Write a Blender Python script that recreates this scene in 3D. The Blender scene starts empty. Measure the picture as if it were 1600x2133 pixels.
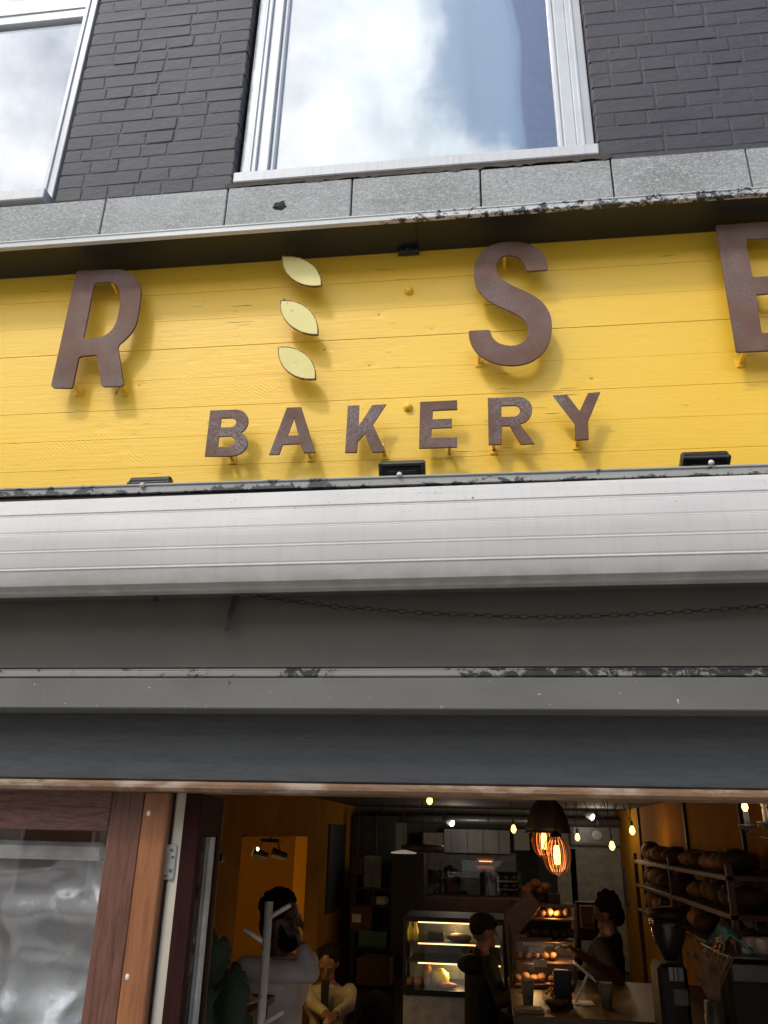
import bpy, math, random, colorsys
from mathutils import Vector, Matrix
random.seed(7)
S = bpy.context.scene
COL = S.collection
# ------------------------------------------------------------------ camera
FPX, YAW, PITCH, ROLL = 1640.55, -0.130708, 0.386312, 0.0228295
CAM = Vector((0.0, -2.26, 2.05))
_cy, _sy, _cp, _sp = math.cos(YAW), math.sin(YAW), math.cos(PITCH), math.sin(PITCH)
_fw = Vector((_sy*_cp, _cy*_cp, _sp)); _rt = Vector((_cy, -_sy, 0)); _up = _rt.cross(_fw)
_r2 = _rt*math.cos(ROLL) + _up*math.sin(ROLL); _u2 = _up*math.cos(ROLL) - _rt*math.sin(ROLL)
def P(px, py, Y):
    """world point on the vertical plane Y seen along a measured direction of the photograph"""
    d = _r2*(px-800) - _u2*(py-1066.5) + _fw*FPX
    return CAM + d*((Y-CAM.y)/d.y)
cd = bpy.data.cameras.new('camera'); cam = bpy.data.objects.new('camera', cd); COL.objects.link(cam)
cam.matrix_world = Matrix((( _r2.x,_u2.x,-_fw.x,CAM.x),(_r2.y,_u2.y,-_fw.y,CAM.y),(_r2.z,_u2.z,-_fw.z,CAM.z),(0,0,0,1)))
cd.sensor_fit = 'VERTICAL'; cd.sensor_height = 24; cd.lens = 24*FPX/2133; cd.clip_start = .05; cd.clip_end = 2000
S.camera = cam
# ------------------------------------------------------------------ sky and sun
SUN_EL, SUN_AZ = math.radians(50), math.radians(209)      # azimuth clockwise from +Y
w = bpy.data.worlds.new('World'); S.world = w; w.use_nodes = True
nt = w.node_tree; N = nt.nodes; L = nt.links; N.clear()
sky = N.new('ShaderNodeTexSky'); sky.sky_type = 'NISHITA'; sky.sun_disc = False
sky.sun_elevation = SUN_EL; sky.sun_rotation = SUN_AZ; sky.dust_density = .6; sky.ozone_density = 1.5
bg = N.new('ShaderNodeBackground'); bg.inputs[1].default_value = .12
tc = N.new('ShaderNodeTexCoord')
mp = N.new('ShaderNodeMapping'); mp.inputs['Location'].default_value = (1.2, 6.3, 2.8); mp.inputs['Scale'].default_value = (1, 1, 1.2)
n1 = N.new('ShaderNodeTexNoise'); n1.inputs['Scale'].default_value = 2.6; n1.inputs['Detail'].default_value = 9; n1.inputs['Roughness'].default_value = .56
n2 = N.new('ShaderNodeTexNoise'); n2.inputs['Scale'].default_value = 5.5; n2.inputs['Detail'].default_value = 8; n2.inputs['Roughness'].default_value = .55
sx = N.new('ShaderNodeSeparateXYZ')
ma = N.new('ShaderNodeMath'); ma.operation = 'MULTIPLY_ADD'; ma.inputs[1].default_value = -1.0
rmp = N.new('ShaderNodeMapRange'); rmp.inputs[1].default_value = .44; rmp.inputs[2].default_value = .54; rmp.interpolation_type = 'SMOOTHSTEP'
mx = N.new('ShaderNodeMix'); mx.data_type = 'RGBA'
cr = N.new('ShaderNodeValToRGB'); cr.color_ramp.elements[0].position = .3; cr.color_ramp.elements[1].position = .68
cr.color_ramp.elements[0].color = (5.6, 6.1, 7.0, 1); cr.color_ramp.elements[1].color = (17.5, 17.2, 16.6, 1)
L.new(tc.outputs['Generated'], mp.inputs[0]); L.new(mp.outputs[0], n1.inputs[0]); L.new(mp.outputs[0], n2.inputs[0])
L.new(tc.outputs['Generated'], sx.inputs[0]); L.new(sx.outputs[0], ma.inputs[0]); L.new(n1.outputs[0], ma.inputs[2])
mz = N.new('ShaderNodeMath'); mz.operation = 'MULTIPLY_ADD'; mz.inputs[1].default_value = -1.1; L.new(sx.outputs[2], mz.inputs[0]); mz2 = N.new('ShaderNodeMath'); mz2.operation = 'ADD'; mz2.inputs[1].default_value = .84; L.new(ma.outputs[0], mz2.inputs[0]); L.new(mz2.outputs[0], mz.inputs[2])
L.new(mz.outputs[0], rmp.inputs[0]); L.new(rmp.outputs[0], mx.inputs[0]); L.new(n2.outputs[0], cr.inputs[0])
L.new(sky.outputs[0], mx.inputs[6]); L.new(cr.outputs[0], mx.inputs[7]); L.new(mx.outputs[2], bg.inputs[0])
wo = N.new('ShaderNodeOutputWorld'); L.new(bg.outputs[0], wo.inputs[0])
sl = bpy.data.lights.new('sun', 'SUN'); sl.energy = .7; sl.angle = math.radians(7); sl.color = (1, .96, .9)
sun = bpy.data.objects.new('sun', sl); COL.objects.link(sun)
sd = Vector((math.sin(SUN_AZ)*math.cos(SUN_EL), math.cos(SUN_AZ)*math.cos(SUN_EL), math.sin(SUN_EL)))
sun.rotation_euler = sd.to_track_quat('Z', 'Y').to_euler(); sun.location = (-3, -8, 12)
vs = S.view_settings; vs.view_transform = 'Standard'; vs.look = 'None'; vs.gamma = 1; vs.use_curve_mapping = False; vs.exposure = 0.95
S.cycles.max_bounces = 8; S.cycles.transparent_max_bounces = 12
# ------------------------------------------------------------------ materials
def lin(r, g, b):
    f = lambda c: (c/255/12.92) if c <= 10 else ((c/255+.055)/1.055)**2.4
    return (f(r), f(g), f(b), 1)
class NT:
    def __init__(s, name):
        s.m = bpy.data.materials.new(name); s.m.use_nodes = True; s.t = s.m.node_tree
        s.b = s.t.nodes['Principled BSDF']; s.out = s.t.nodes['Material Output']
        g = s.t.nodes.new('ShaderNodeNewGeometry'); s.pos = g.outputs['Position']; s.geo = g
    def n(s, typ, **k):
        o = s.t.nodes.new(typ)
        for a, v in k.items(): setattr(o, a, v)
        return o
    def link(s, a, b): s.t.links.new(a, b)
    def noise(s, scale=(1,1,1), sc=5, det=5, rough=.55, rot=(0,0,0), dist=0):
        m = s.n('ShaderNodeMapping'); m.inputs['Scale'].default_value = scale; m.inputs['Rotation'].default_value = rot
        s.link(s.pos, m.inputs[0]); t = s.n('ShaderNodeTexNoise')
        t.inputs['Scale'].default_value = sc; t.inputs['Detail'].default_value = det; t.inputs['Roughness'].default_value = rough; t.inputs['Distortion'].default_value = dist
        s.link(m.outputs[0], t.inputs[0]); return t.outputs[0]
    def ramp(s, v, a, b, ca=(0,0,0,1), cb=(1,1,1,1)):
        r = s.n('ShaderNodeValToRGB'); e = r.color_ramp.elements
        e[0].position = a; e[0].color = ca; e[1].position = b; e[1].color = cb
        s.link(v, r.inputs[0]); return r.outputs[0]
    def mix(s, f, a, b, typ='MIX'):
        m = s.n('ShaderNodeMix'); m.data_type = 'RGBA'; m.blend_type = typ
        for i, v in ((0, f), (6, a), (7, b)):
            if isinstance(v, (int, float)): m.inputs[i].default_value = v
            elif isinstance(v, tuple): m.inputs[i].default_value = v
            else: s.link(v, m.inputs[i])
        return m.outputs[2]
    def math(s, op, a, b=0.0, c=0.0):
        m = s.n('ShaderNodeMath'); m.operation = op
        for i, v in enumerate((a, b, c)):
            if isinstance(v, (int, float)): m.inputs[i].default_value = v
            else: s.link(v, m.inputs[i])
        return m.outputs[0]
    def bump(s, h, strength=.3, dist=.01):
        b = s.n('ShaderNodeBump'); b.inputs['Strength'].default_value = strength; b.inputs['Distance'].default_value = dist
        s.link(h, b.inputs['Height'])
        if s.b.inputs['Normal'].links: s.link(s.b.inputs['Normal'].links[0].from_socket, b.inputs['Normal'])
        s.link(b.outputs[0], s.b.inputs['Normal'])
    def col(s, c):
        if isinstance(c, tuple): s.b.inputs['Base Color'].default_value = c
        else: s.link(c, s.b.inputs['Base Color'])
    def set(s, **k):
        for a, v in k.items():
            i = s.b.inputs[a.replace('_', ' ')]
            if isinstance(v, (int, float, tuple)): i.default_value = v
            else: s.link(v, i)
def basic(name, c, rough=.6, metal=0, var=.18, sc=14, bump=.15, bd=.003, scale=(1,1,1)):
    t = NT(name); n = t.noise(scale, sc, 4)
    d = tuple(x*(1-var*1.6) for x in c[:3])+(1,); h = tuple(min(1, x*(1+var)) for x in c[:3])+(1,)
    t.col(t.ramp(n, .3, .7, d, h)); t.set(Roughness=rough, Metallic=metal)
    if bump: t.bump(t.noise(scale, sc*4, 3), bump, bd)
    return t.m
def emis(name, c, s, body=None):
    t = NT(name); t.col(body or c); t.b.inputs['Emission Color'].default_value = c; t.b.inputs['Emission Strength'].default_value = s
    t.bump(t.noise(sc=30), .05); return t.m
M = {}
def mk_brickpaint():
    t = NT('brick_paint'); n = t.noise(sc=3, det=4); f = t.noise(sc=55, det=5, rough=.6); ch = t.noise(sc=23, det=3)
    c = t.ramp(n, .3, .7, (.056,.052,.059,1), (.070,.066,.073,1))
    c = t.mix(t.ramp(f, .55, .85), c, (.10,.096,.105,1))
    st = t.noise((14,1,.7), 2.2, 4); c = t.mix(t.math('MULTIPLY', t.ramp(st, .62, .8), .35), c, (.16,.155,.16,1))
    c = t.mix(t.ramp(ch, .745, .76), c, (.02,.019,.02,1))
    t.col(c); t.set(Roughness=.62); t.b.inputs['Specular IOR Level'].default_value = .35
    t.bump(n, .2, .01); t.bump(t.noise((1,1,1.8), 26, 6, .65), .6, .006); t.bump(f, .4, .0015); return t.m
M['brick'] = mk_brickpaint()
def mk_stone():
    t = NT('bluestone'); big = t.noise(sc=2.2, det=4); fine = t.noise((1,1,1), 160, 4, .7); fl = t.noise((1,1,2.2), 75, 3, .7, (0,.5,0), 1.2)
    c = t.ramp(big, .3, .72, (.23,.235,.225,1), (.40,.41,.40,1))
    c = t.mix(t.math('MULTIPLY', t.ramp(fl, .5, .6), .6), c, (.60,.61,.60,1)); c = t.mix(t.math('MULTIPLY', t.ramp(fine, .53, .66), .7), c, (.12,.12,.115,1))
    dirt = t.noise((2.2,1,5), 1.5, 5, .6); c = t.mix(t.math('MULTIPLY', t.ramp(dirt, .55, .75), .5), c, (.13,.12,.105,1))
    t.col(c); t.set(Roughness=.75); t.bump(fl, .3, .002); return t.m
M['stone'] = mk_stone()
M['grout'] = basic('grout', (.085,.07,.055,1), .9)
def mk_yellow():
    t = NT('yellow_paint_wood'); g = t.noise((1.2,1,26), 4, 6, .6); big = t.noise((1,1,1.5), 1.6, 3)
    c = t.ramp(big, .3, .7, (.94,.565,.040,1), (.95,.61,.058,1)); c = t.mix(t.math('MULTIPLY', t.ramp(g, .3, .7), .25), c, (.88,.50,.03,1))
    cr_ = t.noise((1.1,1,34), 5, 3, .5); msk = t.noise(sc=2.6, det=2)
    cf = t.math('MULTIPLY', t.ramp(cr_, .675, .695), t.ramp(msk, .52, .56)); c = t.mix(cf, c, (.10,.05,.012,1))
    vr = t.n('ShaderNodeTexVoronoi'); vr.inputs['Scale'].default_value = 6.5; mm = t.n('ShaderNodeMapping'); mm.inputs['Scale'].default_value = (1,.2,1.7)
    t.link(t.pos, mm.inputs[0]); t.link(mm.outputs[0], vr.inputs[0]); kn = t.ramp(vr.outputs[0], .035, .055, (1,1,1,1), (0,0,0,1))
    c = t.mix(t.math('MULTIPLY', kn, .75), c, (.22,.11,.02,1))
    t.col(c); t.set(Roughness=.42)
    # saw marks in patches and raised grain
    wv = t.n('ShaderNodeTexWave'); wv.inputs['Scale'].default_value = 31; wv.inputs['Distortion'].default_value = 7; wv.inputs['Detail'].default_value = 2
    m2 = t.n('ShaderNodeMapping'); m2.inputs['Rotation'].default_value = (0, math.radians(55), 0); t.link(t.pos, m2.inputs[0]); t.link(m2.outputs[0], wv.inputs[0])
    sm = t.math('MULTIPLY', wv.outputs['Fac'], t.ramp(t.noise((.9,1,4), 2.2, 3), .56, .66)); t.bump(sm, .15, .002)
    t.bump(g, .3, .003); t.bump(t.noise((1,1,2), 24, 5, .6), .25, .003)
    ring = t.ramp(vr.outputs[0], .0, .22); t.bump(ring, .25, .004); return t.m
M['yellow'] = mk_yellow()
def mk_rust(name, speck):
    t = NT(name); a = t.noise(sc=9, det=5); f = t.noise(sc=300 if speck < .5 else 170, det=2, rough=.6); p = t.noise(sc=5.5, det=4, rot=(1,2,3))
    c = t.ramp(a, .3, .7, (.115,.054,.033,1), (.172,.084,.052,1)); c = t.mix(t.math('MULTIPLY', t.ramp(p, .44, .62), t.math('MULTIPLY', t.ramp(f, .42, .6), 1.0 if speck > .5 else .6)), c, (.25,.225,.235,1))
    c = t.mix(t.math('MULTIPLY', t.ramp(f, .60, .66), speck), c, (.045,.022,.018,1)); c = t.mix(t.math('MULTIPLY', t.ramp(t.noise(sc=120, rot=(2,1,0)), .6, .7), .35), c, (.24,.10,.06,1))
    t.col(c); t.set(Roughness=.72); t.bump(f, .3, .0012); return t.m
M['rust'] = mk_rust('rusted_steel', .25); M['rust_pitted'] = mk_rust('pitted_rusted_steel', .8)
def mk_leafpaint():
    t = NT('pale_yellow_enamel'); f = t.noise(sc=60, det=4); c = t.ramp(t.noise(sc=8), .3, .7, (.70,.60,.19,1), (.76,.67,.25,1))
    c = t.mix(t.ramp(f, .70, .76), c, (.45,.27,.08,1)); t.col(c); t.set(Roughness=.5); t.bump(f, .2, .001); return t.m
M['leafpaint'] = mk_leafpaint()
def mk_leafrim():
    t = NT('chipped_rusty_rim'); f = t.noise(sc=70, det=4); t.col(t.ramp(f, .52, .60, (.13,.055,.03,1), (.50,.33,.10,1))); t.set(Roughness=.7); return t.m
M['leafrim'] = mk_leafrim()
def mk_peel(name, base, under, lo, hi, sc=18, zs=1.6, streak=.25, xa=None, rough=.45, ze=None):
    """weathered light paint with chips down to a dark undercoat, more chips towards xa=(x0,x1)"""
    t = NT(name); n = t.noise((1,1,zs), sc, 9, .74, dist=.6); g = t.noise((.5,1,6), 3, 5)
    c = t.ramp(g, .3, .7, tuple(x*.72 for x in base[:3])+(1,), base)
    c = t.mix(t.math('MULTIPLY', t.ramp(t.noise(sc=80, det=4), .5, .75), streak), c, (.25,.245,.23,1))
    v = n
    if xa:
        s = t.n('ShaderNodeSeparateXYZ'); t.link(t.pos, s.inputs[0])
        for (x0, x1, amt) in xa:
            r = t.n('ShaderNodeMapRange'); r.interpolation_type = 'SMOOTHSTEP'; r.inputs[1].default_value = x0; r.inputs[2].default_value = x0+.12; r.inputs[4].default_value = amt
            r2 = t.n('ShaderNodeMapRange'); r2.interpolation_type = 'SMOOTHSTEP'; r2.inputs[1].default_value = x1-.12; r2.inputs[2].default_value = x1; r2.inputs[3].default_value = 1; r2.inputs[4].default_value = 0
            t.link(s.outputs[0], r.inputs[0]); t.link(s.outputs[0], r2.inputs[0]); v = t.math('MULTIPLY_ADD', r.outputs[0], r2.outputs[0], v)
    if ze:
        zr = t.n('ShaderNodeMapRange'); zr.inputs[1].default_value = ze[0]; zr.inputs[2].default_value = ze[1]; zr.inputs[3].default_value = ze[2]; zr.inputs[4].default_value = 0; t.link(s.outputs[2], zr.inputs[0]); v = t.math('ADD', v, zr.outputs[0])
    m = t.ramp(v, lo, hi); t.col(t.mix(m, c, under)); t.set(Roughness=rough); t.bump(m, .5, -.0015) ; t.bump(t.noise(sc=60), .12, .002); return t.m
M['trim_top'] = mk_peel('weathered_aluminium_trim', (.62,.62,.61,1), (.035,.036,.04,1), .655, .66, 30, 1.2, .25, [(-.35, 1.4, .07), (.1, .9, .05), (-1.9,-.3,-.05)], ze=(P(800,461,-.18).z, P(800,461,-.18).z+.022, .06))
M['trim_low'] = mk_peel('grey_peeling_trim', (.36,.36,.34,1), (.04,.045,.05,1), .655, .66, 17, 1.4, .5, [(-1.9,-1.1,.12), (-.85,-.35,.10), (-.35,1.2,.03)], ze=(P(800,1000,-.18).z-.020, P(800,1000,-.18).z, .13))
M['trim_under'] = mk_peel('peeling_blistered_trim', (.30,.29,.27,1), (.03,.03,.03,1), .60, .61, 26, 1.0, .5, [(-.58,-.34,.14), (-.14,1.6,.13)])
def mk_soffit():
    t = NT('black_soffit_paint'); c = t.ramp(t.noise((1,3,1), 3), .3, .7, (.015,.015,.016,1), (.022,.022,.022,1)); c = t.mix(t.ramp(t.noise((.3,9,1), 22, 4), .74, .8), c, (.3,.3,.28,1))
    t.col(c); t.set(Roughness=.4); t.bump(t.noise(sc=12), .15, .004); return t.m
M['soffit'] = mk_soffit()
def mk_cassette():
    t = NT('white_coated_aluminium'); s = t.noise((26,1,1.2), 2.0, 5, .65); g = t.noise((2,1,4), 2, 4); sp = t.noise((1,1,1), 95, 2, .8)
    c = t.ramp(g, .3, .7, (.53,.505,.475,1), (.60,.57,.54,1)); c = t.mix(t.math('MULTIPLY', t.ramp(s, .5, .75), .22), c, (.40,.375,.35,1))
    z = t.n('ShaderNodeSeparateXYZ'); t.link(t.pos, z.inputs[0])
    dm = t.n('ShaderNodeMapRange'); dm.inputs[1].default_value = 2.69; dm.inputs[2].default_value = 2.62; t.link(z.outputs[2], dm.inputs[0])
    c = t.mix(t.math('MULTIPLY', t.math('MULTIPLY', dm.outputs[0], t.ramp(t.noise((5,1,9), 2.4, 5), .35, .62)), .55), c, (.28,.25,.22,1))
    top = t.n('ShaderNodeMapRange'); top.inputs[1].default_value = 2.80; top.inputs[2].default_value = 2.86; t.link(z.outputs[2], top.inputs[0])
    spots = t.math('MULTIPLY', t.ramp(t.math('MULTIPLY_ADD', t.noise(sc=6), .3, sp), .855, .872), t.math('MULTIPLY_ADD', top.outputs[0], .9, .1)); c = t.mix(spots, c, (.08,.075,.07,1))
    scr = t.noise((1.5,1,60), 3.5, 2, .5, (0,.03,0)); c = t.mix(t.math('MULTIPLY', t.ramp(scr, .70, .73), .5), c, (.38,.36,.34,1))
    t.col(c); t.set(Roughness=.5); t.b.inputs['Specular IOR Level'].default_value = .3; t.bump(g, .05, .004); t.bump(t.noise((3,1,1), 5), .06, .006); return t.m
M['cassette'] = mk_cassette()
def wood(name, c0, c1, cd_, rough=.5, vertical=True, sc=1.0, dark=.5, pale=None):
    t = NT(name); s = (34,34,2.2) if vertical else (5,34,40)
    a = t.noise(s, 2.4*sc, 6, .62, dist=.25); b = t.noise((3,3,.5) if vertical else (.5,3,3), 2, 3); f = t.noise(tuple(x*2.2 for x in s), 4*sc, 3, .6)
    c = t.ramp(b, .3, .7, c0, c1); c = t.mix(t.math('MULTIPLY', t.ramp(a, .46, .68), dark), c, cd_); c = t.mix(t.math('MULTIPLY', t.ramp(f, .57, .66), dark*.8), c, cd_)
    if pale: c = t.mix(t.math('MULTIPLY', t.ramp(t.noise((3,1,8), 2.2, 5, .6), .48, .6), .7), c, pale)
    t.col(c); t.set(Roughness=rough); t.bump(a, .25, .002); t.bump(f, .25, .0012); return t.m
M['mahogany'] = wood('mahogany', (.115,.045,.028,1), (.175,.075,.046,1), (.035,.012,.010,1), .42, dark=.65)
M['mahogany_h'] = wood('mahogany_rail', (.13,.052,.038,1), (.20,.09,.068,1), (.04,.016,.014,1), .5, False, dark=.85)
M['meranti'] = wood('orange_meranti', (.26,.095,.035,1), (.34,.135,.052,1), (.13,.045,.02,1), .42, dark=.5)
M['dark_mahogany'] = wood('dark_mahogany', (.030,.010,.009,1), (.045,.015,.012,1), (.012,.005,.005,1), .5)
M['dark_mahogany'].node_tree.nodes['Principled BSDF'].inputs['Specular IOR Level'].default_value = .08; M['dark_mahogany'].node_tree.nodes['Principled BSDF'].inputs['Roughness'].default_value = .8
M['drip_wood'] = wood('worn_varnished_wood', (.20,.11,.055,1), (.27,.15,.08,1), (.07,.035,.02,1), .6, False, pale=(.46,.36,.27,1))
M['slate_wood'] = wood('slate_painted_wood', (.052,.055,.059,1), (.068,.071,.075,1), (.030,.032,.035,1), .5, False, dark=.55)
M['panel_grey'] = basic('warm_grey_panel', (.098,.086,.070,1), .55, var=.07, sc=5, bump=.08)
def mk_board():
    t = NT('grey_board_paint'); c = t.ramp(t.noise((1,1,2), 5, 5), .3, .7, (.132,.124,.112,1), (.165,.156,.142,1)); c = t.mix(t.ramp(t.noise(sc=70, det=2), .735, .75), c, (.5,.5,.48,1)); c = t.mix(t.ramp(t.noise(sc=45, det=2, rot=(1,1,1)), .75, .77), c, (.05,.05,.045,1))
    t.col(c); t.set(Roughness=.55); t.bump(t.noise(sc=35), .15, .003); return t.m
M['board'] = mk_board()
M['white_pvc'] = basic('white_window_frame', (.56,.58,.60,1), .35, var=.06, sc=6, bump=.05)
def mk_sill():
    t = NT('white_sill_with_drips'); c = t.mix(t.math('MULTIPLY', t.ramp(t.noise((60,1,2), 2, 4), .5, .7), .4), (.60,.60,.61,1), (.40,.40,.41,1)); t.col(c); t.set(Roughness=.45); t.bump(t.noise(sc=20), .1, .002); return t.m
M['sill'] = mk_sill()
M['beige'] = basic('beige_painted_post', (.60,.54,.43,1), .55, var=.07, sc=8)
M['black_gap'] = basic('black_rubber_and_shadow', (.012,.011,.011,1), .8, var=.1)
M['zinc'] = basic('zinc_plate', (.50,.50,.47,1), .35, .7, var=.1, sc=30)
M['screw'] = basic('screw_steel', (.32,.32,.31,1), .35, .8)
M['slot'] = basic('screw_recess', (.02,.02,.02,1), .7)
M['plug'] = basic('white_plug', (.70,.67,.62,1), .5)
M['black_metal'] = basic('black_powder_coat', (.018,.019,.020,1), .38, var=.2, sc=20)
M['flood_rim'] = basic('floodlight_rim', (.035,.037,.039,1), .42, var=.2, sc=30)
M['dirty_glass'] = basic('floodlight_glass', (.03,.032,.035,1), .12, var=.3, sc=12, bump=0)
M['chain'] = basic('dark_chain_steel', (.030,.026,.023,1), .55, .5)
M['strap'] = basic('black_strap', (.03,.028,.027,1), .8)
def glassmat(name, refl, rough=.0, tint=(1,1,1,1), power=3.0):
    t = NT(name); t.t.nodes.remove(t.b)
    tr = t.n('ShaderNodeBsdfTransparent'); tr.inputs[0].default_value = tint; gl = t.n('ShaderNodeBsdfGlossy'); gl.inputs['Roughness'].default_value = rough; gl.inputs[0].default_value = (.97,.98,1,1)
    fr = t.n('ShaderNodeLayerWeight'); fr.inputs[0].default_value = .5
    f = t.math('MULTIPLY_ADD', t.math('POWER', fr.outputs['Facing'], power), 1-refl, refl)
    bn = t.n('ShaderNodeBump'); bn.inputs['Strength'].default_value = .006; bn.inputs['Distance'].default_value = .01; t.link(t.noise(sc=2.2, det=1), bn.inputs['Height']); t.link(bn.outputs[0], gl.inputs['Normal'])
    mxs = t.n('ShaderNodeMixShader'); t.link(f, mxs.inputs[0]); t.link(tr.outputs[0], mxs.inputs[1]); t.link(gl.outputs[0], mxs.inputs[2]); t.link(mxs.outputs[0], t.out.inputs[0]); return t.m
M['glass'] = glassmat('window_glass', .15); M['shop_glass'] = glassmat('shop_window_glass', .03); M['door_glass'] = glassmat('door_glass', .05, .02, (.8,.8,.8,1), 6.0); M['case_glass'] = glassmat('display_glass', .04)
def fabric(name, c, transl=.3, rough=.9):
    t = NT(name); cc = t.ramp(t.noise((30,1,30), 10, 3), .3, .7, tuple(x*.92 for x in c[:3])+(1,), c); t.col(cc); t.set(Roughness=rough)
    tl = t.n('ShaderNodeBsdfTranslucent'); t.link(cc, tl.inputs[0]); mm = t.n('ShaderNodeMixShader'); mm.inputs[0].default_value = transl
    t.bump(t.noise(sc=300, det=2), .1, .0005)
    t.link(t.b.outputs[0], mm.inputs[1]); t.link(tl.outputs[0], mm.inputs[2]); t.link(mm.outputs[0], t.out.inputs[0]); return t.m
M['curtain'] = fabric('pale_blue_curtain', (.30,.46,.53,1)); M['curtain_white'] = fabric('white_net_curtain', (.26,.27,.29,1))
# ------------------------------------------------------------------ mesh builder
class MB:
    def __init__(s): s.v = []; s.f = []; s.mi = []; s.cur = 0
    def add(s, vs_, fs):
        o = len(s.v); s.v += [tuple(v) for v in vs_]; s.f += [tuple(i+o for i in f) for f in fs]; s.mi += [s.cur]*len(fs); return s
    def box(s, a, b, rot=None, c=None):
        a, b = Vector(a), Vector(b); vs_ = [Vector((x,y,z)) for x in (a.x,b.x) for y in (a.y,b.y) for z in (a.z,b.z)]
        if rot is not None:
            c = Vector(c) if c is not None else (a+b)/2; vs_ = [rot@(v-c)+c for v in vs_]
        return s.add(vs_, [(0,1,3,2),(4,6,7,5),(0,4,5,1),(2,3,7,6),(0,2,6,4),(1,5,7,3)])
    def bbox(s, a, b, r=.003):     # bevelled box
        a, b = Vector(a), Vector(b); lo = Vector((min(a.x,b.x),min(a.y,b.y),min(a.z,b.z))); hi = Vector((max(a.x,b.x),max(a.y,b.y),max(a.z,b.z)))
        r = min(r, (hi-lo).x*.45, (hi-lo).y*.45, (hi-lo).z*.45); vs_ = []; idx = {}
        for sx_ in (0,1):
            for sy_ in (0,1):
                for sz in (0,1):
                    c = Vector((hi.x if sx_ else lo.x, hi.y if sy_ else lo.y, hi.z if sz else lo.z)); d = Vector((-1 if sx_ else 1, -1 if sy_ else 1, -1 if sz else 1))*r
                    for ax in range(3):
                        v = c+d; v[ax] = c[ax]; idx[(sx_,sy_,sz,ax)] = len(vs_); vs_.append(v)
        fs = []
        for ax in range(3):
            o = [k for k in range(3) if k != ax]
            for sd_ in (0,1):
                q = []
                for (p_, q_) in ((0,0),(1,0),(1,1),(0,1)):
                    k = [0,0,0]; k[ax] = sd_; k[o[0]] = p_; k[o[1]] = q_; q.append(idx[(k[0],k[1],k[2],ax)])
                fs.append(tuple(q))
        for ax in range(3):
            o = [k for k in range(3) if k != ax]
            for p_ in (0,1):
                for q_ in (0,1):
                    k0 = [0,0,0]; k0[o[0]] = p_; k0[o[1]] = q_; k1 = list(k0); k1[ax] = 1
                    fs.append((idx[(*k0,o[0])], idx[(*k1,o[0])], idx[(*k1,o[1])], idx[(*k0,o[1])]))
        for k in [(i,j,l) for i in (0,1) for j in (0,1) for l in (0,1)]: fs.append((idx[(*k,0)], idx[(*k,1)], idx[(*k,2)]))
        return s.add(vs_, fs)
    def tube(s, pts, r, n=8, caps=True):
        pts = [Vector(p) for p in pts]; rs = r if isinstance(r, (list, tuple)) else [r]*len(pts); vs_ = []; prev = None
        for i, p in enumerate(pts):
            t = (pts[min(i+1, len(pts)-1)]-pts[max(i-1, 0)]).normalized()
            u = t.orthogonal().normalized() if prev is None else (prev - t*prev.dot(t)).normalized()
            prev = u; w_ = t.cross(u)
            vs_ += [p+(u*math.cos(a)+w_*math.sin(a))*rs[i] for a in (2*math.pi*k/n for k in range(n))]
        fs = [(i*n+k, i*n+(k+1)%n, (i+1)*n+(k+1)%n, (i+1)*n+k) for i in range(len(pts)-1) for k in range(n)]
        if caps: fs += [tuple(range(n))[::-1], tuple((len(pts)-1)*n+k for k in range(n))]
        return s.add(vs_, fs)
    def lathe(s, c, prof, n=20, axis='Z', rot=None):
        c = Vector(c); vs_ = []
        for (r, h) in prof:
            for k in range(n):
                a = 2*math.pi*k/n; v = Vector((r*math.cos(a), r*math.sin(a), h)) if axis == 'Z' else Vector((r*math.cos(a), h, r*math.sin(a)))
                vs_.append(c+(rot@v if rot is not None else v))
        m = len(prof); fs = [(i*n+k, i*n+(k+1)%n, (i+1)*n+(k+1)%n, (i+1)*n+k) for i in range(m-1) for k in range(n)]
        fs += [tuple(range(n))[::-1], tuple((m-1)*n+k for k in range(n))]
        return s.add(vs_, fs)
    def ball(s, c, r, n=12, m=8, rot=None, wob=0):
        c = Vector(c); r = Vector(r) if not isinstance(r, (int, float)) else Vector((r,r,r)); vs_ = []; fs = []
        for i in range(1, m):
            for k in range(n):
                a, b = 2*math.pi*k/n, math.pi*i/m; v = Vector((math.cos(a)*math.sin(b)*r.x, math.sin(a)*math.sin(b)*r.y, math.cos(b)*r.z))*(1+random.uniform(-wob, wob))
                vs_.append(c+(rot@v if rot is not None else v))
        t0, t1 = Vector((0,0,r.z)), Vector((0,0,-r.z)); vs_ += [c+(rot@t0 if rot is not None else t0), c+(rot@t1 if rot is not None else t1)]; T, B = len(vs_)-2, len(vs_)-1
        for i in range(m-2): fs += [(i*n+k, (i+1)*n+k, (i+1)*n+(k+1)%n, i*n+(k+1)%n) for k in range(n)]
        fs += [(T, k, (k+1)%n) for k in range(n)] + [(B, (m-2)*n+(k+1)%n, (m-2)*n+k) for k in range(n)]
        return s.add(vs_, fs)
    def extr(s, poly, d):        # planar polygon (3D points) extruded by vector d
        poly = [Vector(p) for p in poly]; n = len(poly); d = Vector(d)
        return s.add(poly+[p+d for p in poly], [tuple(range(n)), tuple(range(n, 2*n))[::-1]]+[(k, (k+1)%n+0, (k+1)%n+n, k+n) for k in range(n)])
    def grid(s, fn, nu, nv):
        vs_ = [fn(i/nu, j/nv) for j in range(nv+1) for i in range(nu+1)]
        return s.add(vs_, [(j*(nu+1)+i, j*(nu+1)+i+1, (j+1)*(nu+1)+i+1, (j+1)*(nu+1)+i) for j in range(nv) for i in range(nu)])
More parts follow.
